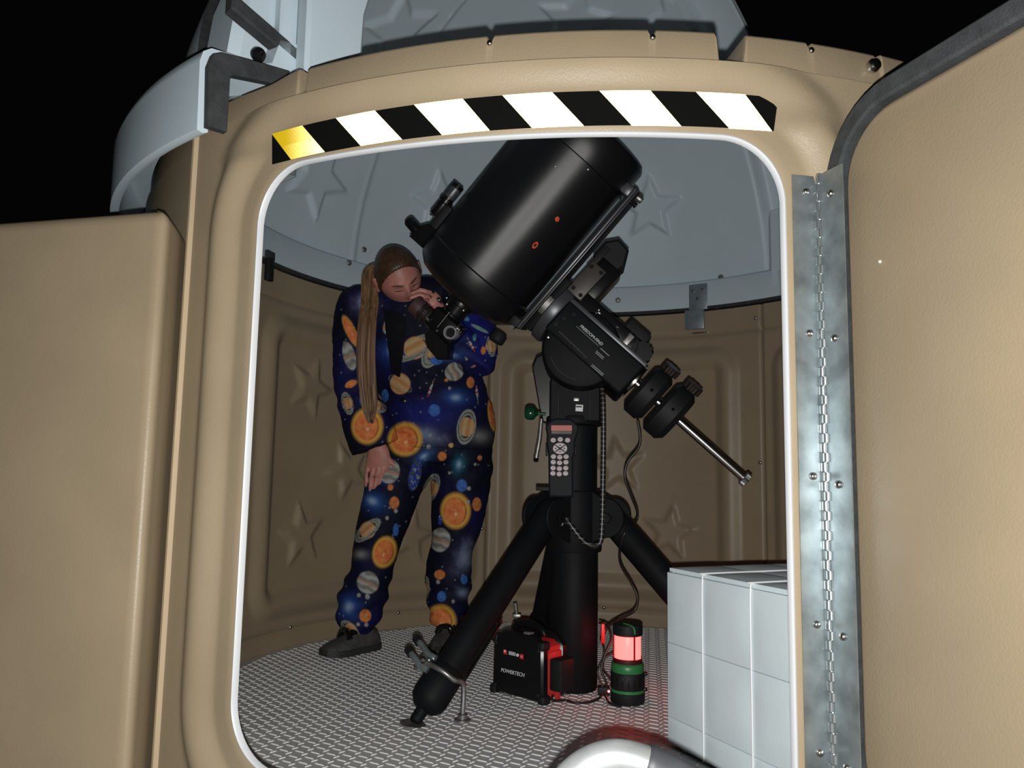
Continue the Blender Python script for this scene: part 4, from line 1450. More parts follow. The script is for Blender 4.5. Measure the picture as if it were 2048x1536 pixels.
# ================================================================== steel hold-down clamps on the tripod feet
def clamp(i, label):
    ft = legs[i]
    dh = (ft - PC); dh.z = 0; dh.normalize()
    sd = Vector((-dh.y, dh.x, 0))
    if sd.x > 0 and i == 0: sd = -sd
    top = PC + dh * .115 + Vector((0, 0, .515))
    ax_ = (ft - top).normalized()
    c = top + ax_ * ((ft - top).length * .80)
    un = sd.cross(ax_)
    if un.z < 0: un = -un
    t = thing('floor_clamp', label, 'clamp', (c.x, c.y, 0))
    r = .056
    # U bolt round the leg, bent down to a foot on the floor
    rgt = -sd
    pts = [c + sd * .062 + un * .052, c + sd * .045 + un * .058, c + un * (r + .004) - sd * .0, c + rgt * .040 + un * .042, c + rgt * .058 + un * .010]
    foot = c + rgt * .058 - un * .03
    foot = Vector((foot.x, foot.y, 0))
    pts += [Vector((foot.x, foot.y, c.z - .01)), Vector((foot.x, foot.y, .02)), Vector((foot.x, foot.y, .006))]
    MB().tube(spline(pts, 6), .0068, 12).build('hook_bolt', STEEL_D, t, 60)
    MB().lathe([(.022, .0035), (.022, .008), (.013, .010), (.013, .020), (.010, .022)], foot, (0, 0, 1), 16).build('foot_nut', STEEL_D, t)
    b0 = c + sd * .020 + un * (r + .010)
    for k in (0, 1):
        off = ax_ * (-.022 + .036 * k)
        s0 = b0 + off
        s1 = s0 + sd * .052 + un * .016 - ax_ * .02
        MB().tube([s0 - sd * .02 - un * .012, s0, s1], [.0085, .0085, .0085], 14).build('clamp_arm', ZINC, t, 60)
        MB().tube([s1 - (s1 - s0).normalized() * .006, s1 + (s1 - s0).normalized() * .014], [.0125, .0115], 14).build('rubber_tip', BLK_M, t, 40)
    MB().box(b0 + sd * .012 - un * .004, (.055, .022, .010), (ax_, sd, un), .002).build('clamp_plate', ZINC, t)
    MB().lathe([(.011, 0), (.011, .010), (.007, .012), (.007, .022)], b0 - sd * .012, un, 6).build('clamp_nut', STEEL, t, 20)
    return t


clamp(0, 'dull steel clamp hooked over the tripod foot near the shoes')
# tall threaded clamp on the rear leg and its angle plate
ct = thing('floor_clamp', 'upright grey screw clamp standing behind the power station', 'clamp', at(1033, 1262, .45))
g0 = Vector((at(1036, 1262, .45).x, .45, 0))
MB().tube([Vector((g0.x, .45, .004)), at(1034, 1235, .45), at(1030, 1206, .45)], .0068, 10).build('threaded_rod', STEEL_D, ct)
MB().box(at(1034, 1232, .45), (.03, .018, .016), None, .004).build('wing_nut', STEEL_D, ct)
MB().lathe([(.018, .0035), (.018, .008), (.01, .012)], g0, (0, 0, 1), 14).build('foot_nut', STEEL_D, ct)
cp = at(1083, 1262, .40)
cpl = thing('angle_plate', 'small steel angle plate bolted beside the rear tripod foot', 'bracket', Vector((cp.x, .40, 0)))
gz = .062
MB().box(Vector((cp.x, .40, gz / 2 + .004)), (.06, .008, gz), None, .002).build('plate', STEEL_D, cpl)
MB().lathe([(.018, 0), (.019, .004), (.014, .010), (.006, .012)], Vector((cp.x, .394, .040)), (0, -1, 0), 18).build('washer_bolt', STEEL, cpl)
# grease stain + small plate where the front foot stands
MB().lathe([(.034, .0028), (.034, .0045), (.03, .005)], Vector((legs[0].x, legs[0].y, 0)), (.12, .0, 1), 18).build('floor_pad', STEEL_D, mount)

# ================================================================== bracket on the rim and other fittings on the back wall
br = thing('dome_clip', 'grey steel clip bracket riveted to the dome ring at the back wall', 'bracket', pol(1.11, 152.5, 1.24))
rad_in = -pol(1, 152.3, 0)
tng = Vector((-rad_in.y, rad_in.x, 0))
BX = (tng, rad_in, Vector((0, 0, 1)))
c = pol(1.112, 152.3, 1.428)
MB().box(c, (.082, .004, .115), BX, .0015).build('upper_plate', mat('blue_grey_zinc', (.24, .285, .315), .4, .5, var=.12, vscale=30), br)
MB().box(pol(1.098, 152.9, 1.325), (.086, .012, .085), BX, .002).build('lower_plate', MATS['blue_grey_zinc'], br)
for dx, dz in ((-.024, .030), (.024, .034), (.0, -.005)):
    MB().lathe([(.0095, 0), (.0095, .003), (.006, .008), (.0001, .009)], c + tng * dx + Vector((0, 0, dz)) + rad_in * .002, rad_in, 12).build('rivet', STEEL, br)
MB().box(pol(1.10, 151.6, 1.266), (.075, .012, .006), BX, .001).build('keeper', STEEL, br)
cb = thing('dome_catch', 'black rubber catch hanging below the dome ring by the door jamb', 'bracket', pol(1.10, -99.2, 1.30))
ri = -pol(1, -99.2, 0); tg_ = Vector((-ri.y, ri.x, 0))
MB().box(pol(1.108, -99.2, 1.345), (.035, .02, .085), (tg_, ri, Vector((0, 0, 1))), .004).build('block', BLK_M, cb)
MB().box(pol(1.108, -99.2, 1.395), (.05, .014, .03), (tg_, ri, Vector((0, 0, 1))), .003).build('cap', FOAM, cb)

# steel roller plates on the inside of the front rim, left
rb = thing('roller_plate', 'bent grey steel plate inside the rim at the upper left doorway corner', 'bracket', at(566, 352, -.92))
q_ = [at(543, 372, -.92), at(590, 352, -.92), at(592, 330, -.92), at(560, 332, -.92), at(540, 345, -.92)]
MB().prism(q_, (0, .006, 0), .001).build('plate', MATS['blue_grey_zinc'], rb, 30)
MB().prism([at(560, 334, -.925), at(592, 331, -.925), at(590, 352, -.925), at(566, 346, -.925)], (0, -.006, 0), .001).build('fold', ZINC, rb, 30)
rb2 = thing('roller_plate', 'galvanised plate with a rivet under the dome skirt end', 'bracket', at(500, 170, -.98))
q_ = [at(448, 200, -.98), at(455, 178, -.98), at(508, 140, -.98), at(545, 158, -.98), at(545, 200, -.98)]
MB().prism(q_, (0, .006, 0), .001).build('plate', ZINC, rb2, 30)
screw(at(503, 152, -.981), (0, -1, 0), rb2, .8, 'rivet')
# ================================================================== person bent over the eyepiece
person = thing('person', 'person in a planet print suit bending down to the telescope eyepiece', 'person', (-.62, .42, 0))
PY_ = Vector((0, 1, 0))


def ppm(y):
    return 566.0 * 2.905 / (y + 2.505)


def limb(mb, st, n=20, sub=5, power=2.0):
    """loft through stations (px, py, depth, half width in px, half depth in m)"""
    C_ = [at(s[0], s[1], s[2]) for s in st]
    W_ = [Vector((s[3] / ppm(s[2]), s[4], 0)) for s in st]
    P_ = spline(C_, sub); Q_ = spline(W_, sub)
    R_ = []
    for i, p in enumerate(P_):
        T_ = (P_[min(i + 1, len(P_) - 1)] - P_[max(i - 1, 0)]).normalized()
        n1 = PY_.cross(T_)
        if n1.length < .15: n1 = Vector((1, 0, 0))
        n1.normalize()
        n2 = T_.cross(n1).normalized()
        ring = []
        for k in range(n):
            t_ = 2 * math.pi * k / n
            c_, s_ = math.cos(t_), math.sin(t_)
            c_ = math.copysign(abs(c_) ** (2 / power), c_); s_ = math.copysign(abs(s_) ** (2 / power), s_)
            ring.append(p + n1 * (Q_[i].x * c_) + n2 * (Q_[i].y * s_))
        R_.append(ring)
    return mb.rings(R_)


def remesh(mb, vox, smooth=6, disp=None):
    me = bpy.data.meshes.new('tmp')
    me.from_pydata([tuple(v) for v in mb.v], [], mb.f)
    bm = bmesh.new(); bm.from_mesh(me)
    bmesh.ops.recalc_face_normals(bm, faces=bm.faces[:])
    bm.to_mesh(me); bm.free()
    ob = bpy.data.objects.new('tmp', me)
    col.objects.link(ob)
    md = ob.modifiers.new('r', 'REMESH'); md.mode = 'VOXEL'; md.voxel_size = vox
    ms = ob.modifiers.new('s', 'SMOOTH'); ms.factor = .5; ms.iterations = smooth
    dg_ = bpy.context.evaluated_depsgraph_get()
    out_ = bpy.data.meshes.new_from_object(ob.evaluated_get(dg_))
    bpy.data.objects.remove(ob); bpy.data.meshes.remove(me)
    n_ = len(out_.vertices)
    co = np.empty(n_ * 3); out_.vertices.foreach_get('co', co); co = co.reshape(-1, 3)
    if disp is not None:
        nr_ = np.empty(n_ * 3); out_.vertices.foreach_get('normal', nr_); nr_ = nr_.reshape(-1, 3)
        co = co + nr_ * disp(co, nr_)[:, None]
        out_.vertices.foreach_set('co', co.ravel())
    return out_, co


def garment_xy(co):
    """flat print coordinates on the cloth (front view of the standing figure, unit = 1/565 m)"""
    x = 855 + (co[:, 0] + .55) * 566
    y = 905 - (co[:, 2] - .714) * 537 - (x - 855) * .016
    # the body leans: nearer cloth is seen larger
    k = 2.905 / (co[:, 1] + 2.505)
    x = 1145 + (x - 1145) * k
    y = 948 + (y - 948) * k
    return x, y


def nz2(x, y, s, seed=0):
    v = np.zeros_like(x)
    a = 1.0
    for o_ in range(4):
        f = s * 2 ** o_
        ph_ = seed * 1.7 + o_ * 2.1
        v += a * np.sin(x * f + 1.3 * np.sin(y * f * .9 + ph_) + ph_) * np.sin(y * f * 1.1 + 1.2 * np.sin(x * f * .8 - ph_) + ph_ * .6)
        a *= .6
    return v / 1.6


def paint(x, y):
    n_ = len(x)
    C_ = np.zeros((n_, 3))
    b = np.clip(.5 + .9 * nz2(x, y, .012, 3), 0, 1) ** 2
    C_[:] = np.array([.0045, .0055, .018]) * (1 - b[:, None]) + np.array([.008, .010, .075]) * b[:, None]

    def put(m, c):
        m = np.clip(m, 0, 1)[:, None]
        C_[:] = C_ * (1 - m) + (np.asarray(c) if np.ndim(c) == 2 else np.array(c)[None]) * m

    def loc(cx_, cy_, rot=0.0):
        r_ = math.radians(rot)
        dx, dy = x - cx_, y - cy_
        return dx * math.cos(r_) + dy * math.sin(r_), -dx * math.sin(r_) + dy * math.cos(r_)

    def disc(u_, v_, rx, ry, soft=.08):
        return 1 - sstep(1 - soft, 1 + soft, np.hypot(u_ / rx, v_ / ry))

    def glow(cx_, cy_, rx, ry, c, rot=0, k=1.0, core=(.5, .65, .8)):
        u_, v_ = loc(cx_, cy_, rot)
        d = np.hypot(u_ / rx, v_ / ry)
        put(np.exp(-d * d * 1.2) * k, c)
        put(np.exp(-d * d * 9) * k, core)

    def galaxy(cx_, cy_, rx, ry, rot, seed=0):
        u_, v_ = loc(cx_, cy_, rot)
        d = np.hypot(u_ / rx, v_ / ry)
        sw = .5 + .5 * nz2(u_ * 1.0, v_ * 1.0 + 6 * d, .09, seed)
        put(np.exp(-d * d * 2.0) * (.10 + .60 * sw), (.10, .10, .30))
        put(np.exp(-d * d * 3.0) * np.clip(sw - .45, 0, 1) * 1.2, (.36, .36, .52))
        put(np.exp(-d * d * 6) * .6, (.33, .45, .60))

    def sun(cx_, cy_, rx, ry=None, rot=0, g=1.27):
        ry = ry or rx
        u_, v_ = loc(cx_, cy_, rot)
        put(disc(u_ - .06 * rx, v_ + .04 * ry, rx * g, ry * g, .14), (.78, .42, .07))
        t_ = .5 + .5 * nz2(u_, v_, .20, cx_)
        cc = np.array([.70, .13, .035]) * (1 - t_[:, None]) + np.array([.86, .34, .11]) * t_[:, None]
        m = disc(u_, v_, rx, ry, .05)
        put(m, cc)
        put(disc(u_ - .08 * rx, v_ - .2 * ry, rx * .12, ry * .12, .6) * .8, (.95, .62, .35))
        # dark limb on one side
        put(np.clip(disc(u_, v_, rx, ry, .05) - disc(u_ + .06 * rx, v_, rx, ry, .05), 0, 1), (.04, .015, .01))

    def planet(cx_, cy_, rx, ry=None, c=(.62, .21, .06), rot=0):
        ry = ry or rx
        u_, v_ = loc(cx_, cy_, rot)
        t_ = nz2(u_, v_, .3, cy_)
        put(disc(u_, v_, rx, ry, .1), np.array(c)[None] * (1 + .35 * t_[:, None]))

    def jup(cx_, cy_, rx, ry=None, rot=15):
        ry = ry or rx
        u_, v_ = loc(cx_, cy_, rot)
        t_ = .5 + .5 * np.sin(v_ / ry * 9 + .6 * np.sin(u_ / rx * 4) + nz2(u_, v_, .15, 1))
        t2_ = (np.abs(v_ / ry - .05) < .12).astype(float)
        cc = np.array([.20, .195, .17]) * (1 - t_[:, None]) + np.array([.44, .46, .44]) * t_[:, None]
        cc = cc * (1 - .7 * t2_[:, None]) + np.array([.46, .22, .12]) * .7 * t2_[:, None]
        put(disc(u_, v_, rx, ry, .06), cc)

    def saturn(cx_, cy_, r_, rot=-35, q=.42, R=2.0, ry=None):
        u_, v_ = loc(cx_, cy_, rot)
        d = np.hypot(u_, v_ / q) / r_
        ring = sstep(1.18, 1.28, d) * (1 - sstep(R - .08, R, d))
        gap = np.exp(-((d - R * .80) / .055) ** 2)
        rc_ = np.array([.30, .31, .28])[None] * (1 - .35 * np.sin(d * 14)[:, None] * .5)
        put(ring, rc_ * (1 - .96 * gap[:, None]))
        t_ = .5 + .5 * np.sin(v_ / r_ * 8)
        cc = np.array([.52, .24, .09]) * (1 - t_[:, None]) + np.array([.58, .40, .21]) * t_[:, None]
        put(disc(u_, v_, r_, r_ * .95, .06), cc)
        fr = ring * (v_ > 0)
        put(fr, rc_ * (1 - .96 * gap[:, None]))
        put(disc(u_, v_, r_ * 1.15, r_ * .5, .2) * 0, (.01, .01, .01))

    def rocket(cx_, cy_, L, rot):
        u_, v_ = loc(cx_, cy_, rot)
        wdt = L * .17 * np.clip(1 - (u_ / L) ** 2, 0, 1)
        m = (np.abs(v_) < wdt) & (np.abs(u_) < L)
        put(m * 1.0, (.46, .44, .42))
        put((m & (u_ < -L * .45)) * 1.0, (.50, .05, .04))
        put((m & (np.abs(u_) < L * .12)) * 1.0, (.45, .06, .04))
        m2 = (np.abs(v_) < L * .05 * (1 - (u_ - L) / (L * .9))) & (u_ >= L * .85) & (u_ < L * 1.8)
        put(m2 * .7, (.55, .36, .20))

    # glows and galaxies first
    galaxy(715, 610, 42, 34, 40, 1); galaxy(852, 868, 58, 34, 18, 4); galaxy(938, 1105, 34, 48, 20, 7); galaxy(936, 1172, 26, 18, 0, 9)
    for a_ in ((776, 705, 30, 22, (.03, .09, .42), 0), (911, 795, 28, 17, (.03, .10, .42), 0), (742, 1003, 30, 20, (.02, .10, .42), 20), (702, 1208, 26, 24, (.02, .08, .36), 10),
               (921, 926, 14, 20, (.02, .16, .26), 10), (770, 960, 20, 14, (.02, .04, .22), 0), (900, 712, 34, 12, (.04, .10, .35), -8), (855, 830, 80, 34, (.014, .018, .20), 0),
               (940, 640, 34, 40, (.012, .016, .20), 0), (968, 680, 30, 60, (.012, .016, .17), 0), (848, 912, 12, 22, (.05, .14, .40), 60), (965, 870, 22, 14, (.20, .20, .21), 0), (722, 1107, 16, 9, (.24, .24, .24), 0)):
        glow(*a_[:5], rot=a_[5], k=.9, core=(.35, .52, .72) if a_[4][2] > .25 else a_[4])
    # ringed planets
    saturn(735, 1060, 17, -40); saturn(935, 852, 19, 100, .55, 1.9); saturn(864, 975, 16, 112, .5, 2.0); saturn(822, 697, 24, -28, .40, 2.1); saturn(862, 702, 17, 118, .5, 2.3)
    saturn(742, 815, 13, 20, .5, 1.9); saturn(793, 770, 22, 30, .4, 1.3); saturn(682, 812, 12, 70, .5, 2); saturn(707, 1252, 14, 40, .5, 1.8); saturn(856, 1168, 12, 95, .4, 2.2); saturn(985, 690, 12, 80, .4, 1.8)
    # banded giants
    jup(776, 944, 22, 24, 12); jup(740, 1160, 23, 21, 20); jup(886, 1073, 21, 23, 15); jup(907, 743, 18, 20, 60); jup(682, 716, 13, 30, -20); jup(768, 652, 14, 20, 30); jup(876, 690, 10, 20, 90)
    # suns
    sun(725, 857, 26, 28); sun(806, 881, 28, 26, -8); sun(915, 1017, 24, 27); sun(771, 1101, 19, 24, 20); sun(890, 1227, 25, 24); sun(990, 826, 9, 28, -8); sun(683, 667, 9, 31, -30, 1.15)
    sun(688, 773, 13, 7, -25, 1.0); sun(668, 1230, 5, 18)
    # small planets and moons
    for cx_, cy_, rx, ry in ((789, 1005, 10, 12), (737, 1223, 12, 12), (960, 1002, 9, 13), (887, 1139, 11, 9), (886, 911, 9, 9), (941, 764, 8, 11), (969, 699, 5, 8), (941, 1225, 9, 12), (780, 975, 6, 6), (964, 912, 5, 5), (756, 658, 3.5, 3.5), (891, 760, 4, 4)):
        planet(cx_, cy_, rx, ry)
    for cx_, cy_, r_, ry in ((867, 821, 12, 12), (928, 967, 11, 12), (892, 1180, 9, 10), (718, 805, 10, 12), (761, 795, 8, 13), (794, 1057, 6, 12), (906, 650, 12, 12), (868, 722, 13, 8), (937, 1146, 7, 9)):
        planet(cx_, cy_, r_, ry, (.05, .15, .48))
    planet(950, 673, 4, 7, (.10, .30, .40)); planet(925, 632, 14, 5, (.10, .28, .50), 30); planet(960, 655, 20, 3.5, (.22, .34, .34), 25); planet(904, 889, 5, 5, (.60, .42, .14))
    for cx_, cy_, r_ in ((710, 664, 4), (764, 681, 3), (793, 1021, 4), (740, 1240, 4), (723, 1240, 3.5), (722, 1185, 4), (740, 1187, 5), (902, 943, 3), (943, 972, 4), (942, 998, 4), (884, 1153, 4), (866, 1168, 3), (916, 1188, 3.5), (860, 870, 3), (898, 776, 3), (779, 1015, 2), (857, 893, 4), (934, 717, 3), (838, 825, 2), (775, 1035, 3.5), (955, 925, 3)):
        planet(cx_, cy_, r_, r_, (.34, .33, .33))
    # Earths
    for cx_, cy_, rx, ry, rot in ((830, 950, 12, 30, 12), (885, 1035, 4, 10, 0)):
        u_, v_ = loc(cx_, cy_, rot)
        t_ = nz2(u_, v_, .25, 5)
        cc = np.where(t_[:, None] > .35, np.array([.30, .34, .42]), np.where(t_[:, None] < -.45, np.array([.07, .12, .04]), np.array([.03, .06, .32])))
        put(disc(u_, v_, rx, ry, .1), cc)
    rocket(857, 781, 15, 110 + 180); rocket(955, 783, 15, 82 + 0); rocket(944, 690, 14, 60 + 180)
    r2 = np.random.default_rng(5)
    for _ in range(150):
        cx_, cy_ = r2.uniform(660, 1000), r2.uniform(580, 1270)
        k_ = (np.abs(x - cx_) < 4) & (np.abs(y - cy_) < 4)
        if k_.any():
            d = np.hypot(x[k_] - cx_, y[k_] - cy_)
            m = (1 - sstep(.8, 2.0, d))[:, None] * .7
            C_[k_] = C_[k_] * (1 - m) + np.array([.35, .38, .45]) * m
    return np.clip(C_ * .78, 0, 1)


CLOTH = attr_mat('planet_print_cloth', 'print', 0.72)


def garment(name, mb, vox, smooth, disp):
    me, co = remesh(mb, vox, smooth, disp)
    gx, gy = garment_xy(co)
    colr = paint(gx, gy)
    at_ = me.color_attributes.new('print', 'FLOAT_COLOR', 'POINT')
    at_.data.foreach_set('color', np.concatenate([colr, np.ones((len(colr), 1))], 1).ravel())
    off = np.array(rootloc(person))
    me.vertices.foreach_set('co', (co - off).ravel())
    me.update()
    me.materials.clear()
    o = finish(me, name, CLOTH, person, None)
    me.polygons.foreach_set('use_smooth', [True] * len(me.polygons))
    return o


# ---- trousers
tr_ = MB()
limb(tr_, [(872, 820, .49, 80, .12), (872, 870, .495, 100, .14), (868, 905, .50, 112, .14), (866, 925, .50, 100, .125)], 32)
limb(tr_, [(815, 880, .47, 66, .12), (803, 930, .45, 66, .11), (788, 970, .43, 60, .10), (777, 1010, .415, 55, .092), (763, 1055, .41, 51, .085), (751, 1100, .41, 47, .08), (743, 1145, .41, 43, .077), (730, 1180, .405, 47, .080), (721, 1212, .40, 49, .08), (714, 1240, .40, 42, .072), (710, 1256, .405, 38, .066)], 26)
limb(tr_, [(915, 880, .50, 72, .12), (922, 930, .505, 66, .115), (921, 970, .505, 62, .105), (918, 1010, .505, 57, .095), (912, 1055, .51, 51, .088), (905, 1095, .52, 43, .08), (899, 1125, .53, 46, .078), (898, 1155, .535, 47, .08), (897, 1190, .535, 44, .078), (895, 1222, .535, 38, .070), (894, 1246, .54, 32, .060)], 26)


def folds_trousers(co, nr):
    gx, gy = garment_xy(co)
    m = sstep(1110, 1190, gy)
    d = .0055 * m * np.sin(gy / 6.5 + 1.4 * np.sin(gx / 17))
    m2 = np.exp(-((gy - 930) / 45) ** 2)
    d += .0035 * m2 * np.sin((gy + .7 * np.abs(gx - 860)) / 7.0)
    d += .0022 * nz2(gx, gy, .05, 2)
    return d


garment('trousers', tr_, .0036, 5, folds_trousers)

# ---- jacket
jk = MB()
limb(jk, [(880, 893, .495, 108, .152), (882, 850, .49, 114, .155), (872, 800, .475, 106, .148), (852, 742, .435, 110, .145), (836, 685, .39, 116, .145), (826, 635, .35, 118, .135), (824, 598, .32, 96, .11), (820, 572, .30, 60, .08)], 40)
limb(jk, [(742, 600, .33, 34, .07), (716, 614, .325, 44, .075), (704, 655, .31, 40, .070), (702, 715, .30, 38, .065), (706, 770, .30, 40, .062), (722, 815, .31, 45, .060), (738, 858, .32, 50, .058), (750, 893, .325, 49, .052)], 26)
limb(jk, [(905, 580, .30, 46, .075), (938, 620, .25, 46, .068), (952, 670, .19, 44, .062), (955, 715, .15, 41, .056), (948, 738, .13, 34, .048)], 26)
limb(jk, [(956, 722, .14, 34, .050), (930, 695, .125, 34, .045), (900, 655, .11, 30, .040), (878, 622, .105, 25, .034)], 24)
limb(jk, [(770, 598, .315, 30, .07), (800, 592, .30, 40, .08), (850, 590, .30, 40, .08), (890, 592, .30, 34, .075)], 24)


def folds_jacket(co, nr):
    gx, gy = garment_xy(co)
    d = .0028 * nz2(gx, gy, .055, 6)
    m = np.exp(-(((gx - 705) / 55) ** 2 + ((gy - 775) / 55) ** 2))
    d += .005 * m * np.sin((gy + .5 * gx) / 6.5)
    m = np.exp(-(((gx - 925) / 70) ** 2 + ((gy - 720) / 45) ** 2))
    d += .005 * m * np.sin((gy - .6 * gx) / 7.0)
    m = np.exp(-((gy - 790) / 30) ** 2) * (gx > 760)
    d += .003 * m * np.sin((gy + .3 * gx) / 6.0)
    # free front edge of the lower panel: the left side laps over the right
    e = (gx - (803 + (gy - 805) * .66))
    d += .0045 * (1 - sstep(-3, 2, e)) * sstep(795, 830, gy)
    return d


jacket = garment('jacket', jk, .0036, 5, folds_jacket)

# lapels and button laid on the jacket front
jm = jacket.data
bv = BVHTree.FromPolygons([v.co + person.location for v in jm.vertices], [p.vertices[:] for p in jm.polygons])


def drape(poly, name, material, off=.004, step=4):
    xs_ = [p[0] for p in poly]; ys_ = [p[1] for p in poly]

    def inside(x, y):
        c = False
        for i in range(len(poly)):
            (x1, y1), (x2, y2) = poly[i], poly[i - 1]
            if (y1 > y) != (y2 > y) and x < (x2 - x1) * (y - y1) / (y2 - y1) + x1:
                c = not c
        return c
    # triangulate a dense outline fan: rows between the left and right boundary
    rows = []
    y = min(ys_)
    while y <= max(ys_) + .01:
        xi = []
        for i in range(len(poly)):
            (x1, y1), (x2, y2) = poly[i], poly[i - 1]
            if (y1 > y) != (y2 > y):
                xi.append((x2 - x1) * (y - y1) / (y2 - y1) + x1)
        if len(xi) >= 2:
            a_, b_ = min(xi), max(xi)
            row = []
            for k in range(9):
                px = a_ + (b_ - a_) * k / 8
                o0 = at(px, y, -.6); o1 = at(px, y, .6)
                h = bv.ray_cast(o0, (o1 - o0).normalized(), 3)
                p = h[0] if h[0] is not None else at(px, y, .28)
                row.append(p)
            rows.append(row)
        y += step
    m = MB()
    n_ = 9
    front = [[p + Vector((0, -off, 0)) for p in r_] for r_ in rows]
    back = [[p + Vector((0, .004, 0)) for p in r_] for r_ in rows]
    ring_rows = [f + b[::-1] for f, b in zip(front, back)]
    return m.rings(ring_rows).build(name, material, person, 60)


SATIN = mat('black_satin', (.005, .0055, .008), .7, spec=.1)
drape([(768, 618), (790, 622), (812, 634), (811, 670), (805, 718), (800, 757), (782, 744), (778, 706), (771, 657)], 'lapel', SATIN)
bp_ = bv.ray_cast(at(808, 800, -.6), (at(808, 800, .6) - at(808, 800, -.6)).normalized(), 3)[0] or at(808, 800, .3)
MB().lathe([(.012, -.002), (.012, .004), (.009, .006), (.0001, .006)], bp_, (0, -1, .1), 18).build('button', BLK_G, person)

# ---- skin: head, neck, hands and the body inside the clothes, one surface
HF = Vector((.50, -.62, -.60)).normalized()
HU = (Vector((-.28, -.45, .85)) - HF * Vector((-.28, -.45, .85)).dot(HF)).normalized()
HR = HU.cross(HF).normalized()           # towards her left
HCN = at(798, 556, .235)


def HL_(x, y, z):
    return HCN + HR * x + HU * y + HF * z


def head_shape(nu, nv, grow=0.0):
    th_ = np.linspace(0, 2 * np.pi, nu, endpoint=False)
    ph_ = np.linspace(-np.pi / 2 + .03, np.pi / 2 - .03, nv)
    T_, P_ = np.meshgrid(th_, ph_)
    x, y, z = np.sin(T_) * np.cos(P_), np.sin(P_), np.cos(T_) * np.cos(P_)
    ax_, ay_, azf = .076 + grow, .112 + grow, .096 + grow
    X, Y, Z = x * ax_, y * ay_, z * azf
    low = np.clip(-y, 0, 1)
    X = X * (1 - .34 * low ** 1.6)
    Z = Z * np.where(z < 0, 1 - .35 * low, 1 - .10 * low)
    return x, y, z, X, Y, Z


x, y, z, X, Y, Z = head_shape(72, 56)
front = np.clip(z, 0, 1)
Z = Z + front * (.021 * np.exp(-(x / .13) ** 2 - ((y + .22) / .13) ** 2) + .012 * np.exp(-(x / .11) ** 2 - ((y + .02) / .16) ** 2)
                 - .009 * np.exp(-((np.abs(x) - .40) / .17) ** 2 - ((y - .05) / .11) ** 2)
                 + .005 * np.exp(-((np.abs(x) - .38) / .28) ** 2 - ((y - .22) / .07) ** 2)
                 + .006 * np.exp(-(x / .24) ** 2 - ((y + .50) / .045) ** 2) + .006 * np.exp(-(x / .20) ** 2 - ((y + .60) / .05) ** 2)
                 + .012 * np.exp(-(x / .3) ** 2 - ((y + .88) / .14) ** 2))
HV = [HL_(a, b, c) for a, b, c in zip(X.ravel(), Y.ravel(), Z.ravel())]
bodym = MB()
hd_ = MB()
hd_.rings([[HV[j * 72 + i] for i in range(72)] for j in range(56)])
for s in (-1, 1):
    # ears
    c = HL_(.073 * s, -.004, -.008)
    er = []
    for k in range(9):
        t_ = -1 + 2 * k / 8
        w_ = math.sqrt(max(0, 1 - t_ * t_)) * .016 * (1.15 if t_ > 0 else .85) + .002
        er.append([c + HU * (t_ * .030) + (HR * s * .75 - HF * .65) * (.010 + .006 * math.cos(a)) * 1 + HF * (w_ * math.sin(a)) + HR * s * (.006 * math.cos(a)) for a in [2 * math.pi * q / 12 for q in range(12)]])
    hd_.rings(er)
bodym.v += hd_.v; bodym.f += hd_.f
# neck to the torso
nb = at(822, 600, .33)
bodym.tube(spline([HL_(0, -.05, -.03), HL_(0, -.085, -.045), nb, nb + Vector((.01, .05, -.08))], 4), [.052] * 13, 18)
# torso and limbs inside the clothes
limb(bodym, [(868, 900, .50, 88, .11), (866, 830, .485, 76, .10), (848, 750, .44, 82, .11), (832, 680, .39, 94, .11), (826, 625, .35, 92, .10), (822, 595, .32, 50, .07)], 24)
limb(bodym, [(812, 890, .47, 44, .09), (785, 985, .425, 36, .07), (760, 1060, .41, 32, .062), (735, 1170, .40, 25, .05), (712, 1262, .39, 18, .036), (708, 1285, .385, 18, .036)], 20)
limb(bodym, [(918, 890, .50, 46, .09), (918, 1000, .505, 38, .07), (908, 1080, .515, 32, .06), (898, 1170, .53, 26, .05), (894, 1250, .525, 17, .036), (893, 1272, .525, 17, .036)], 20)
limb(bodym, [(740, 608, .33, 26, .05), (706, 660, .31, 24, .045), (706, 770, .30, 21, .04), (738, 862, .32, 18, .03), (753, 893, .330, 17, .026)], 18)
limb(bodym, [(900, 590, .30, 26, .05), (948, 650, .21, 24, .045), (954, 722, .14, 20, .036), (915, 678, .115, 17, .03), (880, 622, .10, 15, .024), (868, 606, .095, 14, .020)], 18)


def finger(pts, r):
    P_ = spline(pts, 4)
    rr_ = [r * (1.06 - .34 * i / (len(P_) - 1)) * (1 + .07 * math.sin(i * 1.6)) for i in range(len(P_))]
    rr_[-1] *= .62
    bodym.tube(P_, rr_, 10)


# hand on the thigh: palm, four fingers pointing down, thumb across
limb(bodym, [(753, 888, .330, 18, .024), (757, 905, .335, 23, .020), (757, 922, .340, 26, .017), (754, 938, .345, 24, .015)], 18)
for a_, b_, c_, r_ in (((738, 926, .345), (733, 950, .345), (732, 974, .350), .0085), ((748, 930, .340), (742, 958, .340), (740, 983, .347), .0092), ((758, 933, .338), (753, 958, .338), (748, 981, .345), .0090), ((768, 931, .340), (764, 953, .340), (758, 974, .347), .0085)):
    finger([at(*a_), at((a_[0] + b_[0]) / 2, (a_[1] + b_[1]) / 2, a_[2] - .004), at(*b_), at((b_[0] + c_[0]) / 2, (b_[1] + c_[1]) / 2, b_[2]), at(*c_)], r_)
finger([at(762, 905, .338), at(775, 915, .338), at(785, 927, .342), at(795, 938, .346)], .0100)
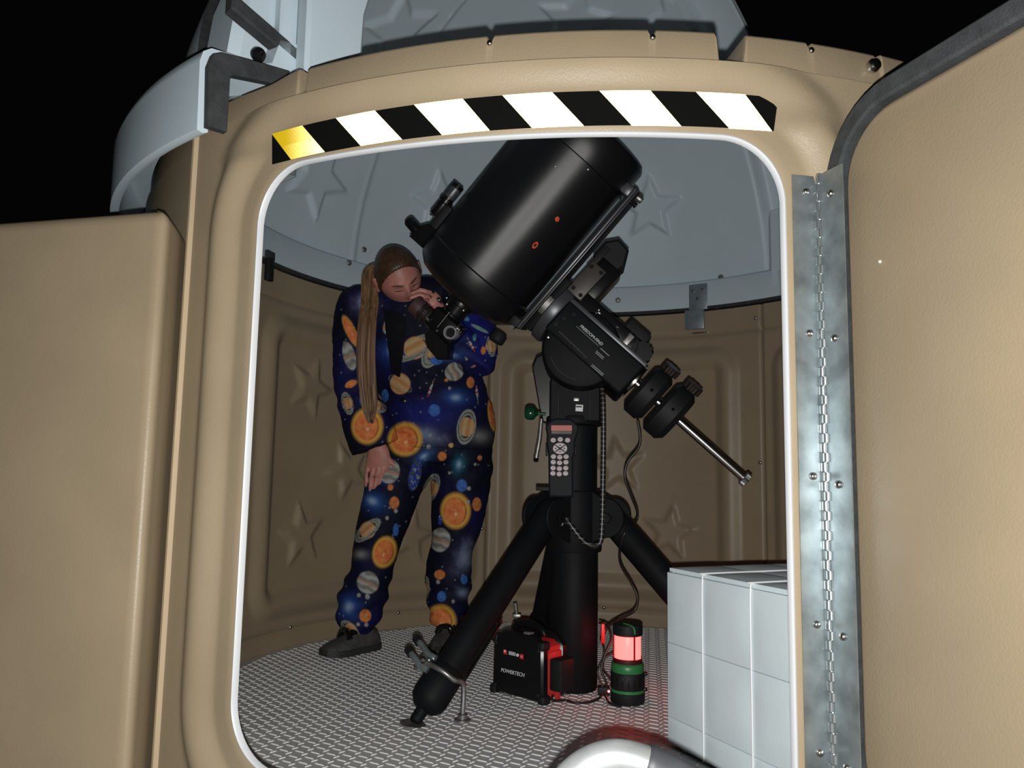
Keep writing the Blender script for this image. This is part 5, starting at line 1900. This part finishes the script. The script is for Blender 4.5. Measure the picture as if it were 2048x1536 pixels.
# hand steadying the eyepiece: fingers lie towards the face
limb(bodym, [(872, 612, .098, 17, .020), (866, 606, .090, 22, .017), (858, 600, .082, 23, .016)], 16)
for a_, b_, c_, r_ in (((862, 586, .078), (842, 580, .060), (820, 588, .052), .0085), ((858, 594, .070), (838, 590, .050), (818, 597, .045), .0088), ((856, 603, .062), (842, 601, .040), (828, 606, .036), .0085), ((860, 612, .060), (850, 614, .040), (842, 618, .036), .0078)):
    finger([at(*a_), at((a_[0] + b_[0]) / 2, (a_[1] + b_[1]) / 2, (a_[2] + b_[2]) / 2 - .004), at(*b_), at((b_[0] + c_[0]) / 2, (b_[1] + c_[1]) / 2, (b_[2] + c_[2]) / 2), at(*c_)], r_)
finger([at(866, 616, .085), at(858, 625, .065), at(848, 628, .05)], .0095)
SKIN = mat('skin', (.42, .175, .145), .48, spec=.4, var=.10, vscale=30)
SKIN.node_tree.nodes['Principled BSDF'].inputs['Subsurface Weight'].default_value = 0.0
bme, bco = remesh(bodym, .0032, 3)
bme.vertices.foreach_set('co', (bco - np.array(person.location)).ravel())
bme.update(); bme.materials.clear()
body = finish(bme, 'body', SKIN, person, None)
bme.polygons.foreach_set('use_smooth', [True] * len(bme.polygons))

# ---- face details: closed eyes, brows, lips
LASH = mat('dark_lash', (.03, .016, .012), .7)


def face_pt(x_, y_, lift):
    """surface point of the face at head-local x, y"""
    o0 = HL_(x_, y_, .25)
    h = FB.ray_cast(o0, -HF, .4)
    p = h[0] if h[0] is not None else HL_(x_, y_, .09)
    return p + HF * lift


FB = BVHTree.FromPolygons(hd_.v, hd_.f)
for s in (-1, 1):
    MB().tube([face_pt(s * (.016 + .006 * k), .002 - .0022 * math.sin(k / 5 * math.pi), .0006) for k in range(6)], [.0006, .0014, .0018, .0018, .0014, .0006], 6).build('eyelash', LASH, person)
    MB().tube([face_pt(s * (.013 + .007 * k), .020 + .005 * math.sin(k / 5 * math.pi * .8), .0006) for k in range(6)], [.0016, .0026, .0028, .0026, .002, .0008], 6).build('eyebrow', mat('brow_brown', (.06, .03, .018), .8), person)
MB().tube([face_pt(-.021 + .007 * k, -.060 + .0015 * math.cos(k), .0005) for k in range(7)], [.001, .003, .0036, .0034, .0036, .003, .001], 8).build('lips', mat('lip_skin', (.36, .12, .10), .45), person)
MB().lathe([(.0001, -.003), (.003, 0), (.0001, .003)], HL_(-.083, -.030, -.012), HU, 10).build('earring', STEEL, person)

# ---- hair
HAIR = mat('brown_hair', (.040, .020, .011), .42, spec=.5, c2=(.070, .036, .018), vscale=40)
nt = HAIR.node_tree
x, y, z, X, Y, Z = head_shape(120, 90)
hl = .62 * y - .78 * z
reg = sstep(-.27 + .02 * np.sin(x * 40), -.13, hl)
gf = -.05 + reg * .125
rip = .0012 * np.sin(np.arctan2(x, y + .2) * 60 + 3 * z) * reg
X, Y, Z = X * (1 + gf), Y * (1 + gf), Z * (1 + gf)
nrm = np.sqrt(X ** 2 + Y ** 2 + Z ** 2)
X, Y, Z = X * (1 + rip / nrm), Y * (1 + rip / nrm), Z * (1 + rip / nrm)
hv = [HL_(a, b, c - .004) for a, b, c in zip(X.ravel(), Y.ravel(), Z.ravel())]
MB().rings([[hv[j * 120 + i] for i in range(120)] for j in range(90)]).build('hair', HAIR, person, 80)
# ponytail, falling over the shoulder
HAIR2 = mat('light_brown_hair', (.095, .050, .026), .5, spec=.4, c2=(.24, .135, .070), vscale=2.2)
nt = HAIR2.node_tree
tc = nt.nodes.new('ShaderNodeTexCoord'); mp = nt.nodes.new('ShaderNodeMapping')
mp.inputs['Scale'].default_value = (60, 60, 1.2)
nzn = [n for n in nt.nodes if n.type == 'TEX_NOISE'][0]
nt.links.new(tc.outputs['Object'], mp.inputs['Vector']); nt.links.new(mp.outputs['Vector'], nzn.inputs['Vector'])
tie = HL_(-.055, .0, -.075)
path = [HL_(-.03, .02, -.075), tie + Vector((-.025, -.02, .0)), at(740, 596, .235), at(735, 645, .205), at(732, 705, .20), at(734, 765, .20), at(739, 812, .205), at(742, 838, .21)]
wid = [.018, .022, .028, .029, .030, .029, .024, .009]
P_ = spline(path, 7); W_ = [v.x for v in spline([Vector((a, 0, 0)) for a in wid], 7)]
R_ = []
for i, p in enumerate(P_):
    T_ = (P_[min(i + 1, len(P_) - 1)] - P_[max(i - 1, 0)]).normalized()
    n1 = PY_.cross(T_)
    n1.normalize(); n2 = T_.cross(n1).normalized()
    ring = []
    for k in range(96):
        t_ = 2 * math.pi * k / 96
        r_ = 1 + .09 * math.sin(t_ * 17 + i * .05) + .06 * math.sin(t_ * 29 - i * .08) + .05 * math.sin(t_ * 7 + i * .12)
        dz_ = 0
        if i > len(P_) - 9:
            dz_ = -.018 * (.5 + .5 * math.sin(t_ * 9)) * (i - len(P_) + 9) / 9
        ring.append(p + n1 * (W_[i] * r_ * math.cos(t_)) + n2 * (.020 * r_ * math.sin(t_) * min(1, W_[i] / .03)) + Vector((0, 0, dz_)))
    R_.append(ring)
MB().rings(R_).build('ponytail', HAIR2, person, 80)
MB().lathe([(.020, -.006), (.024, -.003), (.024, .003), (.020, .006)], tie, HL_(-.03, .02, -.075) - tie, 20).build('hair_tie', BLK_M, person)

# ---- shoes
SUEDE = mat('dark_grey_suede', (.055, .056, .054), .75, var=.25, vscale=40)
PATENT = mat('black_patent', (.006, .006, .007), .08, coat=.6)
SOLE = mat('dark_rubber_sole', (.022, .023, .023), .7)
for heel, toe in ((Vector((-.728, .452, 0)), Vector((-.862, .262, 0))), (Vector((-.468, .612, 0)), Vector((-.487, .395, 0)))):
    fd = (toe - heel).normalized(); sd = Vector((-fd.y, fd.x, 0)); Lf = (toe - heel).length
    stn = [(-.02, .020, .052), (.06, .033, .078), (.22, .037, .090), (.38, .038, .092), (.52, .041, .078), (.68, .046, .060), (.82, .046, .052), (.94, .038, .044), (1.02, .018, .034)]
    R_ = []; S_ = []; S2_ = []
    for f, hw, ht in stn:
        c = heel + fd * (f * Lf)
        R_.append([c + sd * (hw * math.copysign(abs(math.cos(t_)) ** .75, math.cos(t_))) + Vector((0, 0, .018 + (ht - .018) * (max(0, math.sin(t_)) ** .8))) - Vector((0, 0, .006 * (math.sin(t_) < 0))) for t_ in [2 * math.pi * k / 24 for k in range(24)]])
        lift = .010 * max(0, (f - .8)) * 3
        S_.append([c + sd * (hw + .005) * q + Vector((0, 0, h + lift)) for q, h in ((-1, .004), (1, .004), (1.0, .022), (.96, .026), (-.96, .026), (-1.0, .022))])
    up_ = MB().rings(R_).build('shoe', SUEDE, person, 50)
    MB().rings(S_).build('sole', SOLE, up_, 40)
    for k, f in enumerate((.34, .44, .54, .63)):
        c = heel + fd * (f * Lf) + Vector((0, 0, (.106, .104, .092, .078)[k]))
        MB().tube(spline([c - sd * .030 - Vector((0, 0, .022)), c - sd * .016 + Vector((0, 0, .003)), c + Vector((0, 0, .008)), c + sd * .016 + Vector((0, 0, .003)), c + sd * .030 - Vector((0, 0, .022))], 5), .0150 if k < 2 else .0110, 10).build('glossy_strap', PATENT, up_, 60)
